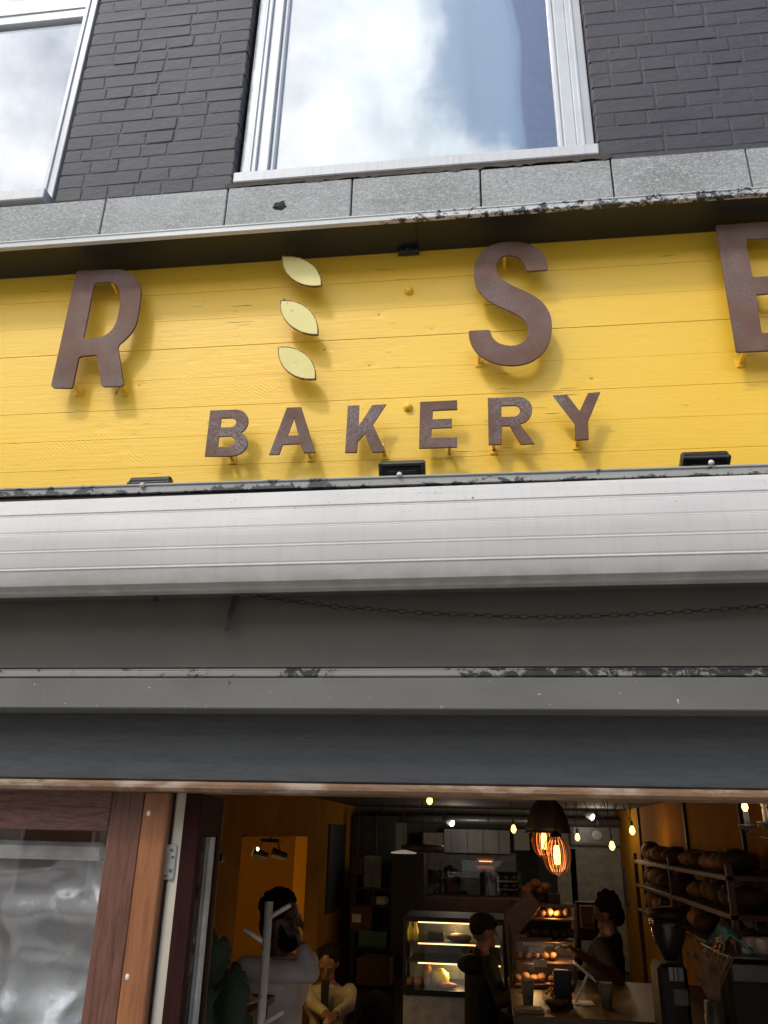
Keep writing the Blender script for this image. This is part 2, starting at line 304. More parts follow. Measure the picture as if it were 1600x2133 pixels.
    def mesh(s, name, mats, smooth=False):
        me = bpy.data.meshes.new(name); me.from_pydata(s.v, [], s.f); mats = mats if isinstance(mats, (list, tuple)) else [mats]
        for m in mats: me.materials.append(M[m] if isinstance(m, str) else m)
        me.polygons.foreach_set('material_index', s.mi)
        if smooth: me.polygons.foreach_set('use_smooth', [True]*len(me.polygons))
        me.validate(); me.update(); return me
    def build(s, name, mats, parent=None, smooth=False, label=None):
        o = bpy.data.objects.new(name, s.mesh(name, mats, smooth)); COL.objects.link(o)
        if parent is not None: o.parent = parent
        if label: o['label'] = label
        return o
def box(name, mat, a, b, parent=None, r=.003, **k): return MB().bbox(a, b, r).build(name, mat, parent, **k)
def tag(o, label, cat, group=None):
    o['label'] = label; o['category'] = cat
    if group: o['group'] = group
    return o
def thing(name, label, cat, group=None):
    o = bpy.data.objects.new(name, None); o.empty_display_size = .1; COL.objects.link(o); return tag(o, label, cat, group)
def struct(name, o, parent=None): o.name = name; o['kind'] = 'structure'; return o
def finish(o):                    # put an Empty at the base of its parts (parts keep their place)
    bpy.context.view_layer.update()
    pts = [c.matrix_world @ Vector(b) for c in o.children_recursive if c.type == 'MESH' for b in c.bound_box]
    if not pts: return
    lo = Vector([min(p[i] for p in pts) for i in range(3)]); hi = Vector([max(p[i] for p in pts) for i in range(3)])
    loc = Vector(((lo.x+hi.x)/2, (lo.y+hi.y)/2, lo.z)); o.location = loc
    for c in o.children: c.matrix_parent_inverse = Matrix.Translation(-loc)
def copy_tree(o, d, parent=None, **props):
    c = o.copy(); COL.objects.link(c)
    if parent is None: c.location = Vector(o.location)+Vector(d)
    else: c.parent = parent
    for k, v in props.items(): c[k] = v
    for ch in list(o.children): copy_tree(ch, d, c)
    return c
R_ = Matrix.Rotation
def Zof(y, Y, x=800): return P(x, y, Y).z
def Xof(x, y, Y): return P(x, y, Y).x
X0, X1 = -3.4, 2.6
# ================================================================== ground and street
g = MB(); g.box((-400,-400,-.17), (400,-4.2,-.13)); struct('road', g.build('road', basic('asphalt', (.05,.05,.052,1), .85, sc=40)))
struct('pavement', MB().box((-60,-4.2,-.19), (60,0,-.01)).build('pavement', basic('paving', (.34,.32,.29,1), .8, sc=3)))
struct('ground', MB().box((-400,-.02,-.3), (400,400,-.16)).build('ground', basic('earth', (.12,.11,.09,1), .9)))
opp = thing('terraced_house', 'unseen pale rendered terrace with white window frames across the street, added for its light', 'building')
box('wall', basic('far_render', (.50,.46,.40,1), .85, sc=30), (-26,-19,-.17), (26,-12.5,8.8), opp)  # unseen terrace, added to screen low sky; pale render bounces light back
fp = MB(); fw_ = MB()
for i in range(-8, 8):
    for k in range(3):
        x, z = i*3.1+.9, .9+k*2.8; fw_.bbox((x-.08,-12.5,z-.08), (x+1.38,-12.44,z+1.78), .01); fp.box((x,-12.47,z), (x+1.3,-12.43,z+1.7))
fw_.build('window_frames', 'white_pvc', opp); fp.build('window_panes', 'dirty_glass', opp); finish(opp)
# ================================================================== the shop building: upper wall
BLD = thing('shop_building', 'black painted brick facade with white upstairs windows above the yellow bakery sign', 'building')
ZB = 4.345; ZT = 7.4; CH = 1.096/16
W = MB()
cx0, cx1 = Xof(112, 405, 0)+.012, Xof(480, 395, 0)          # brick pier between the two upper windows
rx0 = Xof(1247, 305, 0)                                      # brick wall right of the centre window
Zr = P(1300, 315, 0).z
wall = W.box((cx0+.006, .0022, ZB), (cx1-.006, .30, ZT)).box((rx0+.006, .0022, ZB), (X1, .30, ZT)).build('brick_wall', 'brick', BLD)
protos = []
def brick_mesh(L_):
    mb = MB(); n = 3 if L_ > .15 else 2; x0, x1, y0, y1, z0, z1 = 0, L_, 0, .05, 0, CH-.0055
    j = lambda a: random.uniform(-a, a)
    # front face rounded: outer ring on the body, inner ring proud
    ring = [(x0,y1,z0),(x1,y1,z0),(x1,y1,z1),(x0,y1,z1)]; b = .0035
    mid = [(x0+j(.002),y0+.0022,z0+j(.0015)),(x1+j(.002),y0+.0022,z0+j(.002)),(x1+j(.002),y0+.0022,z1+j(.0015)),(x0+j(.002),y0+.0022,z1+j(.002))]
    fr = [(x0+b+j(.003),y0+j(.0008),z0+b+j(.0015)),(x1-b+j(.003),y0+j(.0015),z0+b+j(.002)),(x1-b+j(.003),y0+j(.0015),z1-b+j(.002)),(x0+b+j(.003),y0+j(.0015),z1-b+j(.002))]
    mb.add(ring+mid+fr, [(k,(k+1)%4,4+(k+1)%4,4+k) for k in range(4)]+[(4+k,4+(k+1)%4,8+(k+1)%4,8+k) for k in range(4)]+[(8,9,10,11)])
    return mb.mesh('brick', 'brick', False)
LENS = (.105, .1125, .12, .222, .232, .07)
BM = {l: [brick_mesh(l) for _ in range(4)] for l in LENS}
def put_brick(l, x, z, sx_=1.0, reveal=0):
    o = bpy.data.objects.new('brick', random.choice(BM[l])); COL.objects.link(o); o.parent = wall
    o.location = (x, random.uniform(-.0007, .0007), z+random.uniform(-.0012,.0012)); o.rotation_euler = (random.uniform(-.02,.02), random.uniform(-.006,.006), 0); o.scale = (sx_, 1, 1)
def fill(xa, xb, z0, rows, phase):
    for r_ in range(rows):
        z = z0+r_*CH+random.uniform(-.001, .001); x = xa; hdr = (r_+phase) % 2 == 0; seq = []; need = xb-xa
        while need > .001:
            if hdr: l = random.choice((.105,.1125,.12)) if random.random() > .16 else .222
            else: l = .232 if random.random() > .72 else random.choice((.1125,.12,.105))
            if not seq: l = random.choice((.222,.07,.12,.105,.232))
            if need-l-.0065 < .07: seq.append((min(LENS, key=lambda q: abs(q-need)), need)); break
            seq.append((l, l)); need -= l+.0065
        random.shuffle(seq) if False else None
        for l, real in seq: put_brick(l, x, z, real/l); x += real+.0065
fill(cx0, cx1, ZB+.004, int((5.95-ZB)/CH), 0)
fill(rx0, rx0+1.55, Zr-.01, int((5.75-Zr)/CH), 1)
# reveal bricks (the side faces of the piers beside the centre window)
rv = MB()
for (xe, s_, zb) in ((cx1, 1, ZB), (rx0, -1, Zr)):
    for r_ in range(22):
        z = zb+.004+r_*CH; rv.bbox((xe-s_*.03, .0085, z), (xe-s_*.001+s_*random.uniform(-.001,.003), .105, z+CH-.0055), .004)
rvo = rv.build('reveal_bricks', 'brick', BLD); rvo['kind'] = 'stuff'
# stone band below the windows
band = MB().box((X0, .03, 3.94), (X1, .3, 4.33)).build('stone_band', 'grout', BLD)
jx = [-460, -130, 216, 470, 731, 1003, 1284, 1579, 1890, 2200, 2520]; gv = .003
for i in range(len(jx)-1):
    a, b = jx[i], jx[i+1]; xa, xb = Xof(a, 440, -.004)+gv, Xof(b, 440, -.004)-gv
    box('stone_slab', 'stone', (xa, -.004+random.uniform(-.002,.002), 3.95), (xb, .06, 4.345+random.uniform(-.002, .002)), band, .003)
h = P(583, 428, -.006); hm = MB().ball((h.x, -.004, h.z), (.026, .008, .022), 9, 5, wob=.3)
for k in range(3): hm.ball((h.x+random.uniform(-.02,.02), -.003, h.z+random.uniform(-.015,.015)), (.014,.007,.012), 7, 4, wob=.3)
hm.build('plugged_hole', 'black_gap', band)
mo = MB(); nj = 70; zt_m = 4.3675
top_ = [(cx1-.02+(rx0-cx1+.06)*k/nj, -.0075, zt_m) for k in range(nj+1)]; bot_ = [(p[0], -.0065, p[2]-.016-random.random()**2*.014) for p in top_]
mo.add(top_+bot_, [(k, k+1, nj+2+k, nj+1+k) for k in range(nj)]); mo.box((cx1-.02,-.0074,zt_m-.004),(rx0+.04,.03,zt_m)); mo.build('mortar_bed', 'grout', band)
# upper windows
def up_window(xl, xr, zb, zt, label, transom=None, fo=.062, t_=.045, bd_=.02):
    wn = MB()
    y0, y1 = .045, .11
    wn.bbox((xl, y0, zb), (xl+fo, y1, zt)); wn.bbox((xr-fo, y0, zb), (xr, y1, zt)); wn.bbox((xl+fo-.001, y0+.001, zb), (xr-fo+.001, y1, zb+.014))
    wn.bbox((xl+fo*.55, y0-.008, zb), (xl+fo*.72, y0+.01, zt), .002); wn.bbox((xr-fo*.72, y0-.008, zb), (xr-fo*.55, y0+.01, zt), .002)
    f = wn.build('window', 'white_pvc', BLD, label=label)
    sl_ = MB().bbox((xl-.002, -.012, min(zb-.030, 4.368)), (xr+.002, .07, zb+.003), .004); sl_.build('sill', 'sill', f)
    a, b = xl+fo, xr-fo; zf = zb+.014
    sa = MB()
    sa.bbox((a, .06, zf), (a+t_, .115, zt)); sa.bbox((b-t_, .06, zf), (b, .115, zt)); sa.bbox((a+t_-.001, .061, zf), (b-t_+.001, .114, zf+.018))
    if transom: sa.bbox((a+t_-.001, .080, transom), (b-t_+.001, .116, transom+.16)); sa.bbox((a+t_-.002, .074, transom+.055), (b-t_+.002, .09, transom+.075), .002)
    sa.build('sash', 'white_pvc', f)
    bd = MB(); c_, d_ = a+t_, b-t_; zz = zf+.018
    bd.bbox((c_, .078, zz), (c_+bd_, .112, zt), .006); bd.bbox((d_-bd_, .078, zz), (d_, .112, zt), .006); bd.bbox((c_+bd_-.001, .079, zz), (d_-bd_+.001, .111, zz+.012), .005); bd.build('bead', 'white_pvc', f)
    MB().box((c_+.004, .098, zz+.004), (d_-.004, .103, zt)).build('pane', 'glass', f)
    return f
xl = Xof(499, 365, .045); xr = Xof(1240, 312, .045)
zs = P(870, 342, -.010).z
up_window(xl, xr, zs+.03, 7.2, 'wide white framed window above the stone band, centre of the facade')
xlr = Xof(112, 405, .045)-.004; trz = P(100, 33, .06).z
up_window(xlr-1.5, xlr, P(50, 405, -.016).z+.030, 7.2, 'white framed window with a transom at the left edge of the facade', trz, .055, .002, .004)
wt = basic('room_wall', (.10,.11,.13,1), .9)
rm = MB(); rm.box((X0,2.9,4.0),(X1,3.0,7.4)).box((X0,.3,3.95),(X1,2.9,4.05)).box((X0,.3,7.3),(X1,2.9,7.4)).box((X0,.3,4.05),(X0+.1,2.9,7.3)).box((X1-.1,.3,4.05),(X1,2.9,7.3)).box((-1.3,.32,4.05),(-1.2,2.9,7.3))
rm.box((X0,.0,7.2),(X1,.3,7.42)); rm.box((X0,.0,4.33),(xlr-1.5,.3,7.3)); rm.build('upstairs_room', wt, BLD)
def curtain(name, xa, xb, y, zb_, zt_, folds, amp, mat, label, edge=None):
    amp *= .4
    random.seed(hash(name) % 99 if False else 5)
    def fn(u, v):
        x = xa+(xb-xa)*u; 
        e = (edge(v) if edge else 0)*max(0, u-.75)*4
        return (x+e, y+amp*(math.sin(u*folds*6.283+.8*math.sin(v*3+u*5))*(.3+.9*u*u)+.4*math.sin(u*folds*14+v*2)*u*u), zb_+(zt_-zb_)*v)
    c = MB().grid(fn, folds*14, 30); hem = c.build('curtain', mat, None, True); so = hem.modifiers.new('t', 'SOLIDIFY'); so.thickness = .002
    return tag(hem, label, 'curtain')
cxe = Xof(1083, 290, .24)
curtain('a', xl+.05, cxe, .24, 4.40, 7.15, 5, .03, 'curtain', 'pale blue curtain drawn across most of the wide centre window', lambda v: .02*math.sin(v*9)+.055*v+.012*math.sin(v*23))
curtain('b', xlr-1.45, xlr-.06, .26, 4.36, 7.1, 9, .025, 'curtain_white', 'white net curtain behind the window at the left edge')
# ================================================================== sign
SG = thing('bakery_sign', 'yellow plank shop sign reading RISE BAKERY in rusty letters with pale leaves for the I', 'sign')
YS = -.02
seams = [470, 521, 585, 643, 703, 768, 830, 893, 957, 1000, 1040]
zz = [P(800, s_, YS).z for s_ in seams]
back = MB().box((X0, .0, 2.9), (X1, .03, 3.98)).build('backing_board', 'black_gap', SG)
for i in range(len(zz)-1):
    z1, z0 = zz[i]-random.choice((.0002,.0002,.0008)), zz[i+1]+.0002
    t = MB(); n = 24; sag = [random.uniform(-.0012,.0012) for _ in range(n+1)]
    yy = YS+random.uniform(-.0014,.0014)
    t.bbox((X0+.01, yy, z0), (X1-.01, .0, z1), .0009); t.build('plank', 'yellow', SG)
# soffit ledge above the sign and ledge below it
ZL = P(800, 461, -.18).z          # under edge of the white top trim
Lu = MB().box((X0, -.176, ZL), (X1, .028, ZL+.022)).build('canopy_ledge', 'soffit', SG)
t = MB(); zt0 = ZL-.002
t.bbox((X0, -.186, zt0), (X1, -.177, zt0+.026), .002); t.bbox((X0, -.189, zt0+.019), (X1, -.172, zt0+.029), .003); t.bbox((X0,-.189,zt0-.003),(X1,-.170,zt0+.006),.002); t.build('edge_trim', 'trim_top', Lu)
sx1 = Xof(869, 490, -.1); s_ = MB(); s_.bbox((sx1-.002, -.174, ZL-.0035), (sx1+.0015, -.02, ZL+.001), .001); s_.build('soffit_joint', 'black_gap', Lu)
hz = P(850, 526, -.03); hp = MB().bbox((hz.x-.035, -.05, ZL-.02), (hz.x+.04, -.022, ZL-.004), .002); hpo = hp.build('hasp', 'soffit', Lu); MB().tube([(hz.x, -.052, ZL-.011), (hz.x, -.049, ZL-.011)], .004, 8).build('screw', 'screw', SG)
ZE = P(800, 1000, -.18).z
Ll = MB().box((X0, -.139, ZE-.045), (X1, .0, ZE-.028)).build('bottom_ledge', 'soffit', SG); box('lower_fascia', 'soffit', (X0, -.1755, ZE-.26), (X1, -.14, ZE+.001), Ll)
t = MB(); t.bbox((X0, -.186, ZE-.020), (X1, -.176, ZE+.006), .002); t.bbox((X0, -.190, ZE+.001), (X1, -.174, ZE+.010), .003); t.build('edge_trim', 'trim_low', Ll)
# bolts
for (x, y) in ((851, 601), (849, 844)):
    p = P(x, y, -.035); MB().lathe((p.x, -.024, p.z), [(.016,.004),(.016,0),(.014,-.003),(.012,-.010),(.006,-.013)], 10, 'Y').build('bolt', 'yellow', SG, True)
for (x, y) in ((832,988),(296,1010),(1482,963)):
    p = P(x, y, -.194); MB().lathe((p.x, -.190, p.z), [(.008,0),(.008,-.004),(.005,-.009)], 10, 'Y').build('screw_cap', 'plug', SG, True)
# letters
def bez(a, b, c, d, n=12):
    out = []
    for k in range(1, n+1):
        t_ = k/n; u = 1-t_; out.append((a[0]*u**3+3*b[0]*u*u*t_+3*c[0]*u*t_*t_+d[0]*t_**3, a[1]*u**3+3*b[1]*u*u*t_+3*c[1]*u*t_*t_+d[1]*t_**3))
    return out
def path(tokens):
    pts = []
    for tk in tokens:
        if len(tk) == 3: pts += bez(pts[-1], *tk)
        else: pts.append(tk)
    return pts
def plate(name, loops, ox, oy, Yf, th, mat, parent, label=None, round_=0.0):
    cu = bpy.data.curves.new('tmp', 'CURVE'); cu.dimensions = '2D'; cu.fill_mode = 'BOTH'; cu.extrude = th/2; cu.bevel_depth = .0012; cu.bevel_resolution = 1; cu.offset = -.0012
    for lp in loops:
        pts = [P(ox+x/2, oy+y/2, Yf) for x, y in path(lp)]; 
        if (pts[0]-pts[-1]).length < 1e-4: pts.pop()
        if round_:                                     # soften hard corners a little
            out = []
            n = len(pts)
            for i in range(n):
                p, q, r_ = pts[i-1], pts[i], pts[(i+1) % n]; d1, d2 = (p-q), (r_-q)
                if d1.angle(d2) < 2.5 and min(d1.length, d2.length) > round_*2.2:
                    a = q+d1.normalized()*round_; b = q+d2.normalized()*round_; out += [a, q*.5+(a+b)*.25, b]
                else: out.append(q)
            pts = out
        sp = cu.splines.new('POLY'); sp.points.add(len(pts)-1)
        for i, p in enumerate(pts): sp.points[i].co = (p.x, p.z, 0, 1)
        sp.use_cyclic_u = True
    ob = bpy.data.objects.new('tmp', cu); COL.objects.link(ob); me = bpy.data.meshes.new_from_object(ob.evaluated_get(bpy.context.evaluated_depsgraph_get())); bpy.data.objects.remove(ob)
    for v in me.vertices: v.co = (v.co.x, Yf+th/2-v.co.z, v.co.y)      # face towards the street
    me.name = name; me.materials.clear(); me.materials.append(M[mat]); o = bpy.data.objects.new(name, me); COL.objects.link(o); o.parent = parent
    if label: o['label'] = label
    return o
YLt = -.085
A3 = (0, 500); A4 = (800, 430)
Rbig = [[(318,132),(326,128),(495,122),((545,124),(590,170),(588,215)),((586,260),(578,300),(572,335)),((560,385),(520,415),(498,434)),(492,446),(496,470),(515,600),(508,609),(432,611),(422,603),(405,482),(397,479),(340,484),(328,491),(303,612),(295,618),(222,616),(213,606)],
        [(393,184),(402,178),(450,175),((490,175),(500,205),(500,245)),((498,300),(488,345),(470,368)),((455,390),(430,404),(400,409)),(358,414),(349,406)]]
Sbig = [[(683,258),((680,180),(620,146),(525,146)),((430,147),(375,200),(374,275)),((374,345),(410,385),(480,417)),((560,450),(604,475),(602,520)),((600,560),(565,580),(530,580)),((480,578),(450,560),(443,518)),(436,514),(352,518),((352,610),(430,663),(535,663)),((640,663),(702,590),(700,495)),((698,420),(650,375),(565,343)),((500,315),(468,290),(468,252)),((468,222),(490,203),(520,203)),((560,204),(585,230),(592,266)),(598,270),(678,265)]]
Ebig = [[(1382,84),(1390,78),(1680,58),(1688,126),(1512,136),(1508,142),(1534,290),(1540,295),(1662,286),(1672,358),(1556,367),(1551,372),(1573,524),(1580,528),(1735,518),(1742,594),(1476,607),(1468,603)]]
letters = [('letter', Rbig, A3, 'rust', 'large brown steel letter R at the left of the sign'), ('letter', Sbig, A4, 'rust', 'large brown steel letter S'), ('letter', Ebig, A4, 'rust', 'large brown steel letter E at the right edge')]
small = [
 ([[(876,710),(985,706),((1045,708),(1050,778),(1004,802)),((1052,822),(1040,899),(955,901)),(853,901)],[(922,742),(965,741),((994,744),(988,778),(960,780)),(918,781)],[(912,818),(958,817),((990,823),(985,860),(950,862)),(908,862)]], A3, 'B'),
 ([[(1195,698),(1256,696),(1314,884),(1266,887),(1252,849),(1178,852),(1163,893),(1121,894)],[(1225,742),(1243,813),(1198,815)]], A3, 'A'),
 ([[(1449,690),(1497,688),(1494,776),(1551,687),(1609,684),(1554,768),(1606,882),(1550,885),(1520,808),(1491,838),(1486,885),(1438,886)]], A3, 'K'),
 ([[(150,814),(305,807),(305,846),(204,850),(202,887),(283,884),(283,921),(199,924),(197,964),(305,962),(304,1003),(146,1008)]], A4, 'E'),
 ([[(432,798),(560,793),((640,797),(632,895),(566,906)),(628,989),(570,991),(524,914),(492,915),(490,991),(436,993)],[(489,831),(545,829),((576,832),(572,872),(543,875)),(490,877)]], A4, 'R'),
 ([[(703,787),(762,783),(815,852),(850,777),(902,773),(851,895),(853,971),(797,974),(795,905)]], A4, 'Y')]
Lobj = []
for nm, lp, (ox, oy), mt, lb in letters: Lobj.append(plate(nm, lp, ox, oy, YLt, .006, mt, SG, lb, .006))
for lp, (ox, oy), ch in small: Lobj.append(plate('letter', lp, ox, oy, YLt, .005, 'rust_pitted', SG, 'small pitted brown letter '+ch+' of the lower line'))
def standoff(x, y, par, dx=.0, up=0, tilt=0):
    p = P(x, y, YLt+.02); m = MB(); m.tube([(p.x, YLt+.004, p.z+.012), (p.x+tilt, YS+.002, p.z+.004)], .0065, 4); m.bbox((p.x-.012+tilt, YS-.004, p.z-.012), (p.x+.012+tilt, YS+.002, p.z+.02), .001)
    m.build('standoff', 'yellow', par)
for x, y, k in ((150,806,0),(251,805,0),(236,598,0),(1051,543,1),(1000,742,1),(1550,742,2),(1556,500,2),(477,948,3),(640,942,4),(797,938,5),(937,934,6),(1029,926,7),(1206,916,8)): standoff(x, y, Lobj[k], tilt=random.uniform(-.004,.004))
pw = P(247, 812, -.05); MB().tube([(pw.x+.004,-.05,pw.z+.01),(pw.x-.003,-.055,pw.z-.008),(pw.x-.005,-.055,pw.z-.02),(pw.x+.001,-.055,pw.z-.018),(pw.x,-.055,pw.z-.008)], .0012, 5).build('loose_wire', 'black_metal', Lobj[0])
leaves = [([[(1173,66),((1258,56),(1345,104),(1342,193)),((1248,208),(1170,150),(1173,68))]]), ([[(1168,251),((1256,240),(1337,304),(1327,398)),((1226,400),(1154,326),(1168,253))]]), ([[(1159,444),((1248,434),(1326,492),(1317,582)),((1222,594),(1148,528),(1159,446))]])]
for i, lp in enumerate(leaves):
    base = plate('leaf_emblem', lp, 0, 500, YLt, .004, 'leafrim', SG, 'pale yellow enamel leaf, %s of the three forming the I' % ('topmost', 'middle', 'lowest')[i])
    pts = path(lp[0]); cx_ = sum(p[0] for p in pts)/len(pts); cy_ = sum(p[1] for p in pts)/len(pts)
    inn = [[(cx_+(p[0]-cx_)*.95, cy_+(p[1]-cy_)*.93) for p in pts]]
    plate('enamel_face', inn, 0, 500, YLt-.0028, .0012, 'leafpaint', base)
    p = P((cx_)/2, 500+cy_/2, YLt); MB().tube([(p.x, YLt, p.z), (p.x, YS, p.z)], .007, 8).build('standoff', 'yellow', base)
finish(SG)
# floodlights on the lower ledge
def flood(x0p, x1p, ytop, tilt, label):
    Yb = -.12; a, b = Xof(x0p, ytop+20, Yb), Xof(x1p, ytop+20, Yb); ztop = P((x0p+x1p)/2, ytop, Yb).z; cx_ = (a+b)/2; wd = (b-a)
    f = thing('floodlight', label, 'floodlight', 'black floodlights on the ledge under the sign')
    H_ = .15; c = Vector((cx_, Yb, ztop)); r = R_(math.radians(tilt), 3, 'X')
    def tb(a_, b_, mt, nm, par=f, rr=.004):
        m = MB().bbox(a_, b_, rr); m.v = [tuple(r@Vector(v)+c) for v in m.v]; return m.build(nm, mt, par)
    hs = tb((-wd/2, 0, -H_), (wd/2, .028, 0), 'black_metal', 'housing', rr=.006)
    fr = MB()
    for (p_, q_) in (((-wd/2,-.010,-H_),(-wd/2+.012,.002,0)),((wd/2-.012,-.010,-H_),(wd/2,.002,0)),((-wd/2+.011,-.009,-.012),(wd/2-.011,.002,-.001)),((-wd/2+.011,-.009,-H_+.001),(wd/2-.011,.002,-H_+.012))): fr.bbox(p_, q_, .002)
    fr.v = [tuple(r@Vector(v)+c) for v in fr.v]; fr.build('rim', 'flood_rim', f)
    tb((-wd/2+.012, -.003, -H_+.012), (wd/2-.012, -.001, -.012), 'dirty_glass', 'glass', rr=.001)
    tb((-wd*.3, -.008, -.04), (wd*.3, -.003, -.026), 'flood_rim', 'lamp_board', rr=.001)
    for k in range(6): tb((-wd/2+.02+k*(wd-.05)/5, .028, -H_+.01), (-wd/2+.026+k*(wd-.05)/5, .05, -.02), 'black_metal', 'cooling_fin', hs, .001)
    br = MB().tube([(cx_-wd/2-.006, Yb+.02, ztop-.05), (cx_-wd/2-.006, Yb+.0, ZE-.027), (cx_+wd/2+.006, Yb, ZE-.027), (cx_+wd/2+.006, Yb+.02, ztop-.05)], .004, 6); br.build('bracket', 'black_metal', f); finish(f)
flood(788, 885, 962, 38, 'black floodlight under the letters K and E, tilted with its glass showing')
flood(1424, 1526, 948, 55, 'black floodlight on the ledge near the right edge, below the big E')
flood(262, 350, 1002, 60, 'black floodlight barely showing above the ledge, lower left of the word BAKERY')
# ================================================================== awning cassette
AW = thing('awning_cassette', 'closed white aluminium awning box with grooves, running below the yellow sign', 'awning')
def cas(prof_px, name, mat, x0=X0, x1=X1, parent=AW, smooth=True):
    n = len(prof_px); m = MB(); pr = prof_px
    tl = .0062                      # the box hangs very slightly out of level
    vs_ = []
    for X in (x0, x1):
        for (Y, z) in pr: vs_.append((X, Y, z+tl*(X+.28)))
    m.add(vs_, [(k, (k+1) % n, (k+1) % n+n, k+n) for k in range(n)]+[tuple(range(n))[::-1], tuple(range(n, 2*n))])
    return m.build(name, mat, parent, False)
def pz(y, Y): return P(800, y, Y).z
prof = []
CS = .11
rows = [(1017,-.452+CS),(1020,-.462+CS),(1026,-.470+CS),(1044,-.483+CS),(1047,-.4845+CS)]
for y, Y in rows: prof.append((Y, pz(y, Y)))
def Yc_(y): d = y-1112; return -.505+CS+(.022*(d/65)**2 if d < 0 else .020*(d/93)**2.4)
def arc(ya, yb, n=5):
    for k in range(n+1):
        yy_ = ya+(yb-ya)*k/n; Y = Yc_(yy_); prof.append((Y, pz(yy_, Y)))
def groove(y):
    Y = Yc_(y); prof.append((Y+.0007, pz(y+.4, Y+.0007))); prof.append((Y+.0010, pz(y+1.9, Y+.0010))); prof.append((Y-.0007, pz(y+3.6, Y-.0007))); prof.append((Y-.0005, pz(y+5.2, Y-.0005)))
groove(1048); arc(1055,1085); groove(1087); arc(1094,1124); groove(1126); arc(1133,1163); groove(1165); arc(1172,1205,9)
prof += [(-.335, prof[-1][1]), (-.245, prof[-1][1]+.01), (-.245, prof[0][1]-.03), (-.30, prof[0][1]+.005)]
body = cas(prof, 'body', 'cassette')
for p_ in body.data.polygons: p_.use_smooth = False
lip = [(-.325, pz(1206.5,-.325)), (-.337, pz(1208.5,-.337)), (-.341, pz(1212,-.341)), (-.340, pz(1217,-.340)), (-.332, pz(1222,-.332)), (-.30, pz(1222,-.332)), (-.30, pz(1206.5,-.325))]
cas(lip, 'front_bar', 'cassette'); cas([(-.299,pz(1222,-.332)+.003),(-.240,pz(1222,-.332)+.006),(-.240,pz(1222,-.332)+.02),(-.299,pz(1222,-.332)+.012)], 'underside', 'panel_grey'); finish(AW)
# chain and straps under the awning box
YP = -.235
def zpan(y): return pz(y, YP)
chn = thing('hanging_chain', 'thin dark twisted link chain sagging below the awning box', 'chain')
pts = [(440,1227),(500,1236),(560,1245),(620,1254),(700,1264),(790,1270),(870,1276),(960,1280),(1050,1284),(1130,1285),(1200,1284),(1300,1281),(1400,1276),(1500,1269),(1610,1262),(1720,1252)]
wp = [P(x, y, YP-.028) for x, y in pts]
dense = []
for i in range(len(wp)-1):
    n_ = 12
    for k in range(n_): dense.append(wp[i].lerp(wp[i+1], k/n_))
acc = 0; step = .0225; last = dense[0]; li = 0; lm = {}
def link_mesh(kind):
    m = MB(); q = []
    for k in range(13):
        a = 2*math.pi*k/12; q.append(Vector((.0135*math.cos(a)*(1 if abs(math.cos(a)) < .9 else 1.0), .0055*math.sin(a), 0)))
    m.tube(q, .0014, 5, False); return m.mesh('link', 'chain', True)
lk = link_mesh(0)
pos = [dense[0]]; 
for p in dense[1:]:
    if (p-pos[-1]).length >= step: pos.append(pos[-1]+(p-pos[-1]).normalized()*step)
for i in range(len(pos)-1):
    o = bpy.data.objects.new('link', lk); COL.objects.link(o); o.parent = chn; d = (pos[i+1]-pos[i]).normalized()
    ang = math.atan2(d.z, d.x); o.matrix_basis = Matrix.Translation((pos[i]+pos[i+1])/2) @ R_(-ang, 4, 'Y') @ R_(math.radians(90*(i % 2)+25+random.uniform(-18,18)), 4, 'X')
finish(chn)
st = P(488, 1235, YP-.03); s1 = MB(); s1.grid(lambda u, v: (st.x-.006+.014*u-.012*(1-v)**2, YP-.03-.006*math.sin(v*5+u), st.z-.105+v*.115), 3, 10); s1.tube([(st.x+.012,YP-.03,st.z-.028),(st.x+.008,YP-.03,st.z),(st.x+.002,YP-.03,st.z+.02)], .004, 6)
so_ = s1.build('strap', 'strap'); so_.modifiers.new('t', 'SOLIDIFY').thickness = .003; tag(so_, 'black strap end dangling from the awning box where the chain starts', 'strap')
st2 = P(327, 1232, YP-.03); s2 = MB().tube([(st2.x,YP-.03,st2.z+.02),(st2.x+.002,YP-.03,st2.z),(st2.x-.001,YP-.032,st2.z-.012)], [.006,.003,.006], 6).tube([(st2.x-.001,YP-.032,st2.z-.012),(st2.x-.005,YP-.03,st2.z-.03)], .003, 5).tube([(st2.x-.001,YP-.032,st2.z-.012),(st2.x+.004,YP-.03,st2.z-.028)], .003, 5)
tag(s2.build('cord_knot', 'strap'), 'short knotted black cord hanging below the left of the awning box', 'cord')
# ================================================================== fascia, beam, shopfront
FA = MB().bbox((X0, YP, zpan(1391)), (X1, .02, 2.74), .003).build('fascia_panel', 'panel_grey', BLD)
zc = zpan(1391)
t = MB().bbox((X0, YP-.005, zpan(1397)-.0), (X1, -.05, zc-.0025), .001); t.bbox((X0, YP-.012, zpan(1411)), (X1, -.05, zpan(1397)-.001), .003); t.build('beading', 'trim_under', FA)
box('lower_board', 'board', (X0, YP-.012, zpan(1479)), (X1, -.05, zpan(1413)), FA, .003)
box('shadow_strip', 'black_gap', (X0, -.14, zpan(1479)-.012), (X1, -.03, zpan(1479)+.01), FA, .002)  # black strip stands in for the shadow gap under the lower board
YBm = -.15
box('beam', 'slate_wood', (X0, YBm, pz(1633, YBm)), (X1, .05, pz(1494, YBm)+.05), FA, .004)
box('drip_moulding', 'drip_wood', (X0, YBm-.022, pz(1655, YBm-.022)), (X1, .0, pz(1634, YBm-.022)), FA, .008)
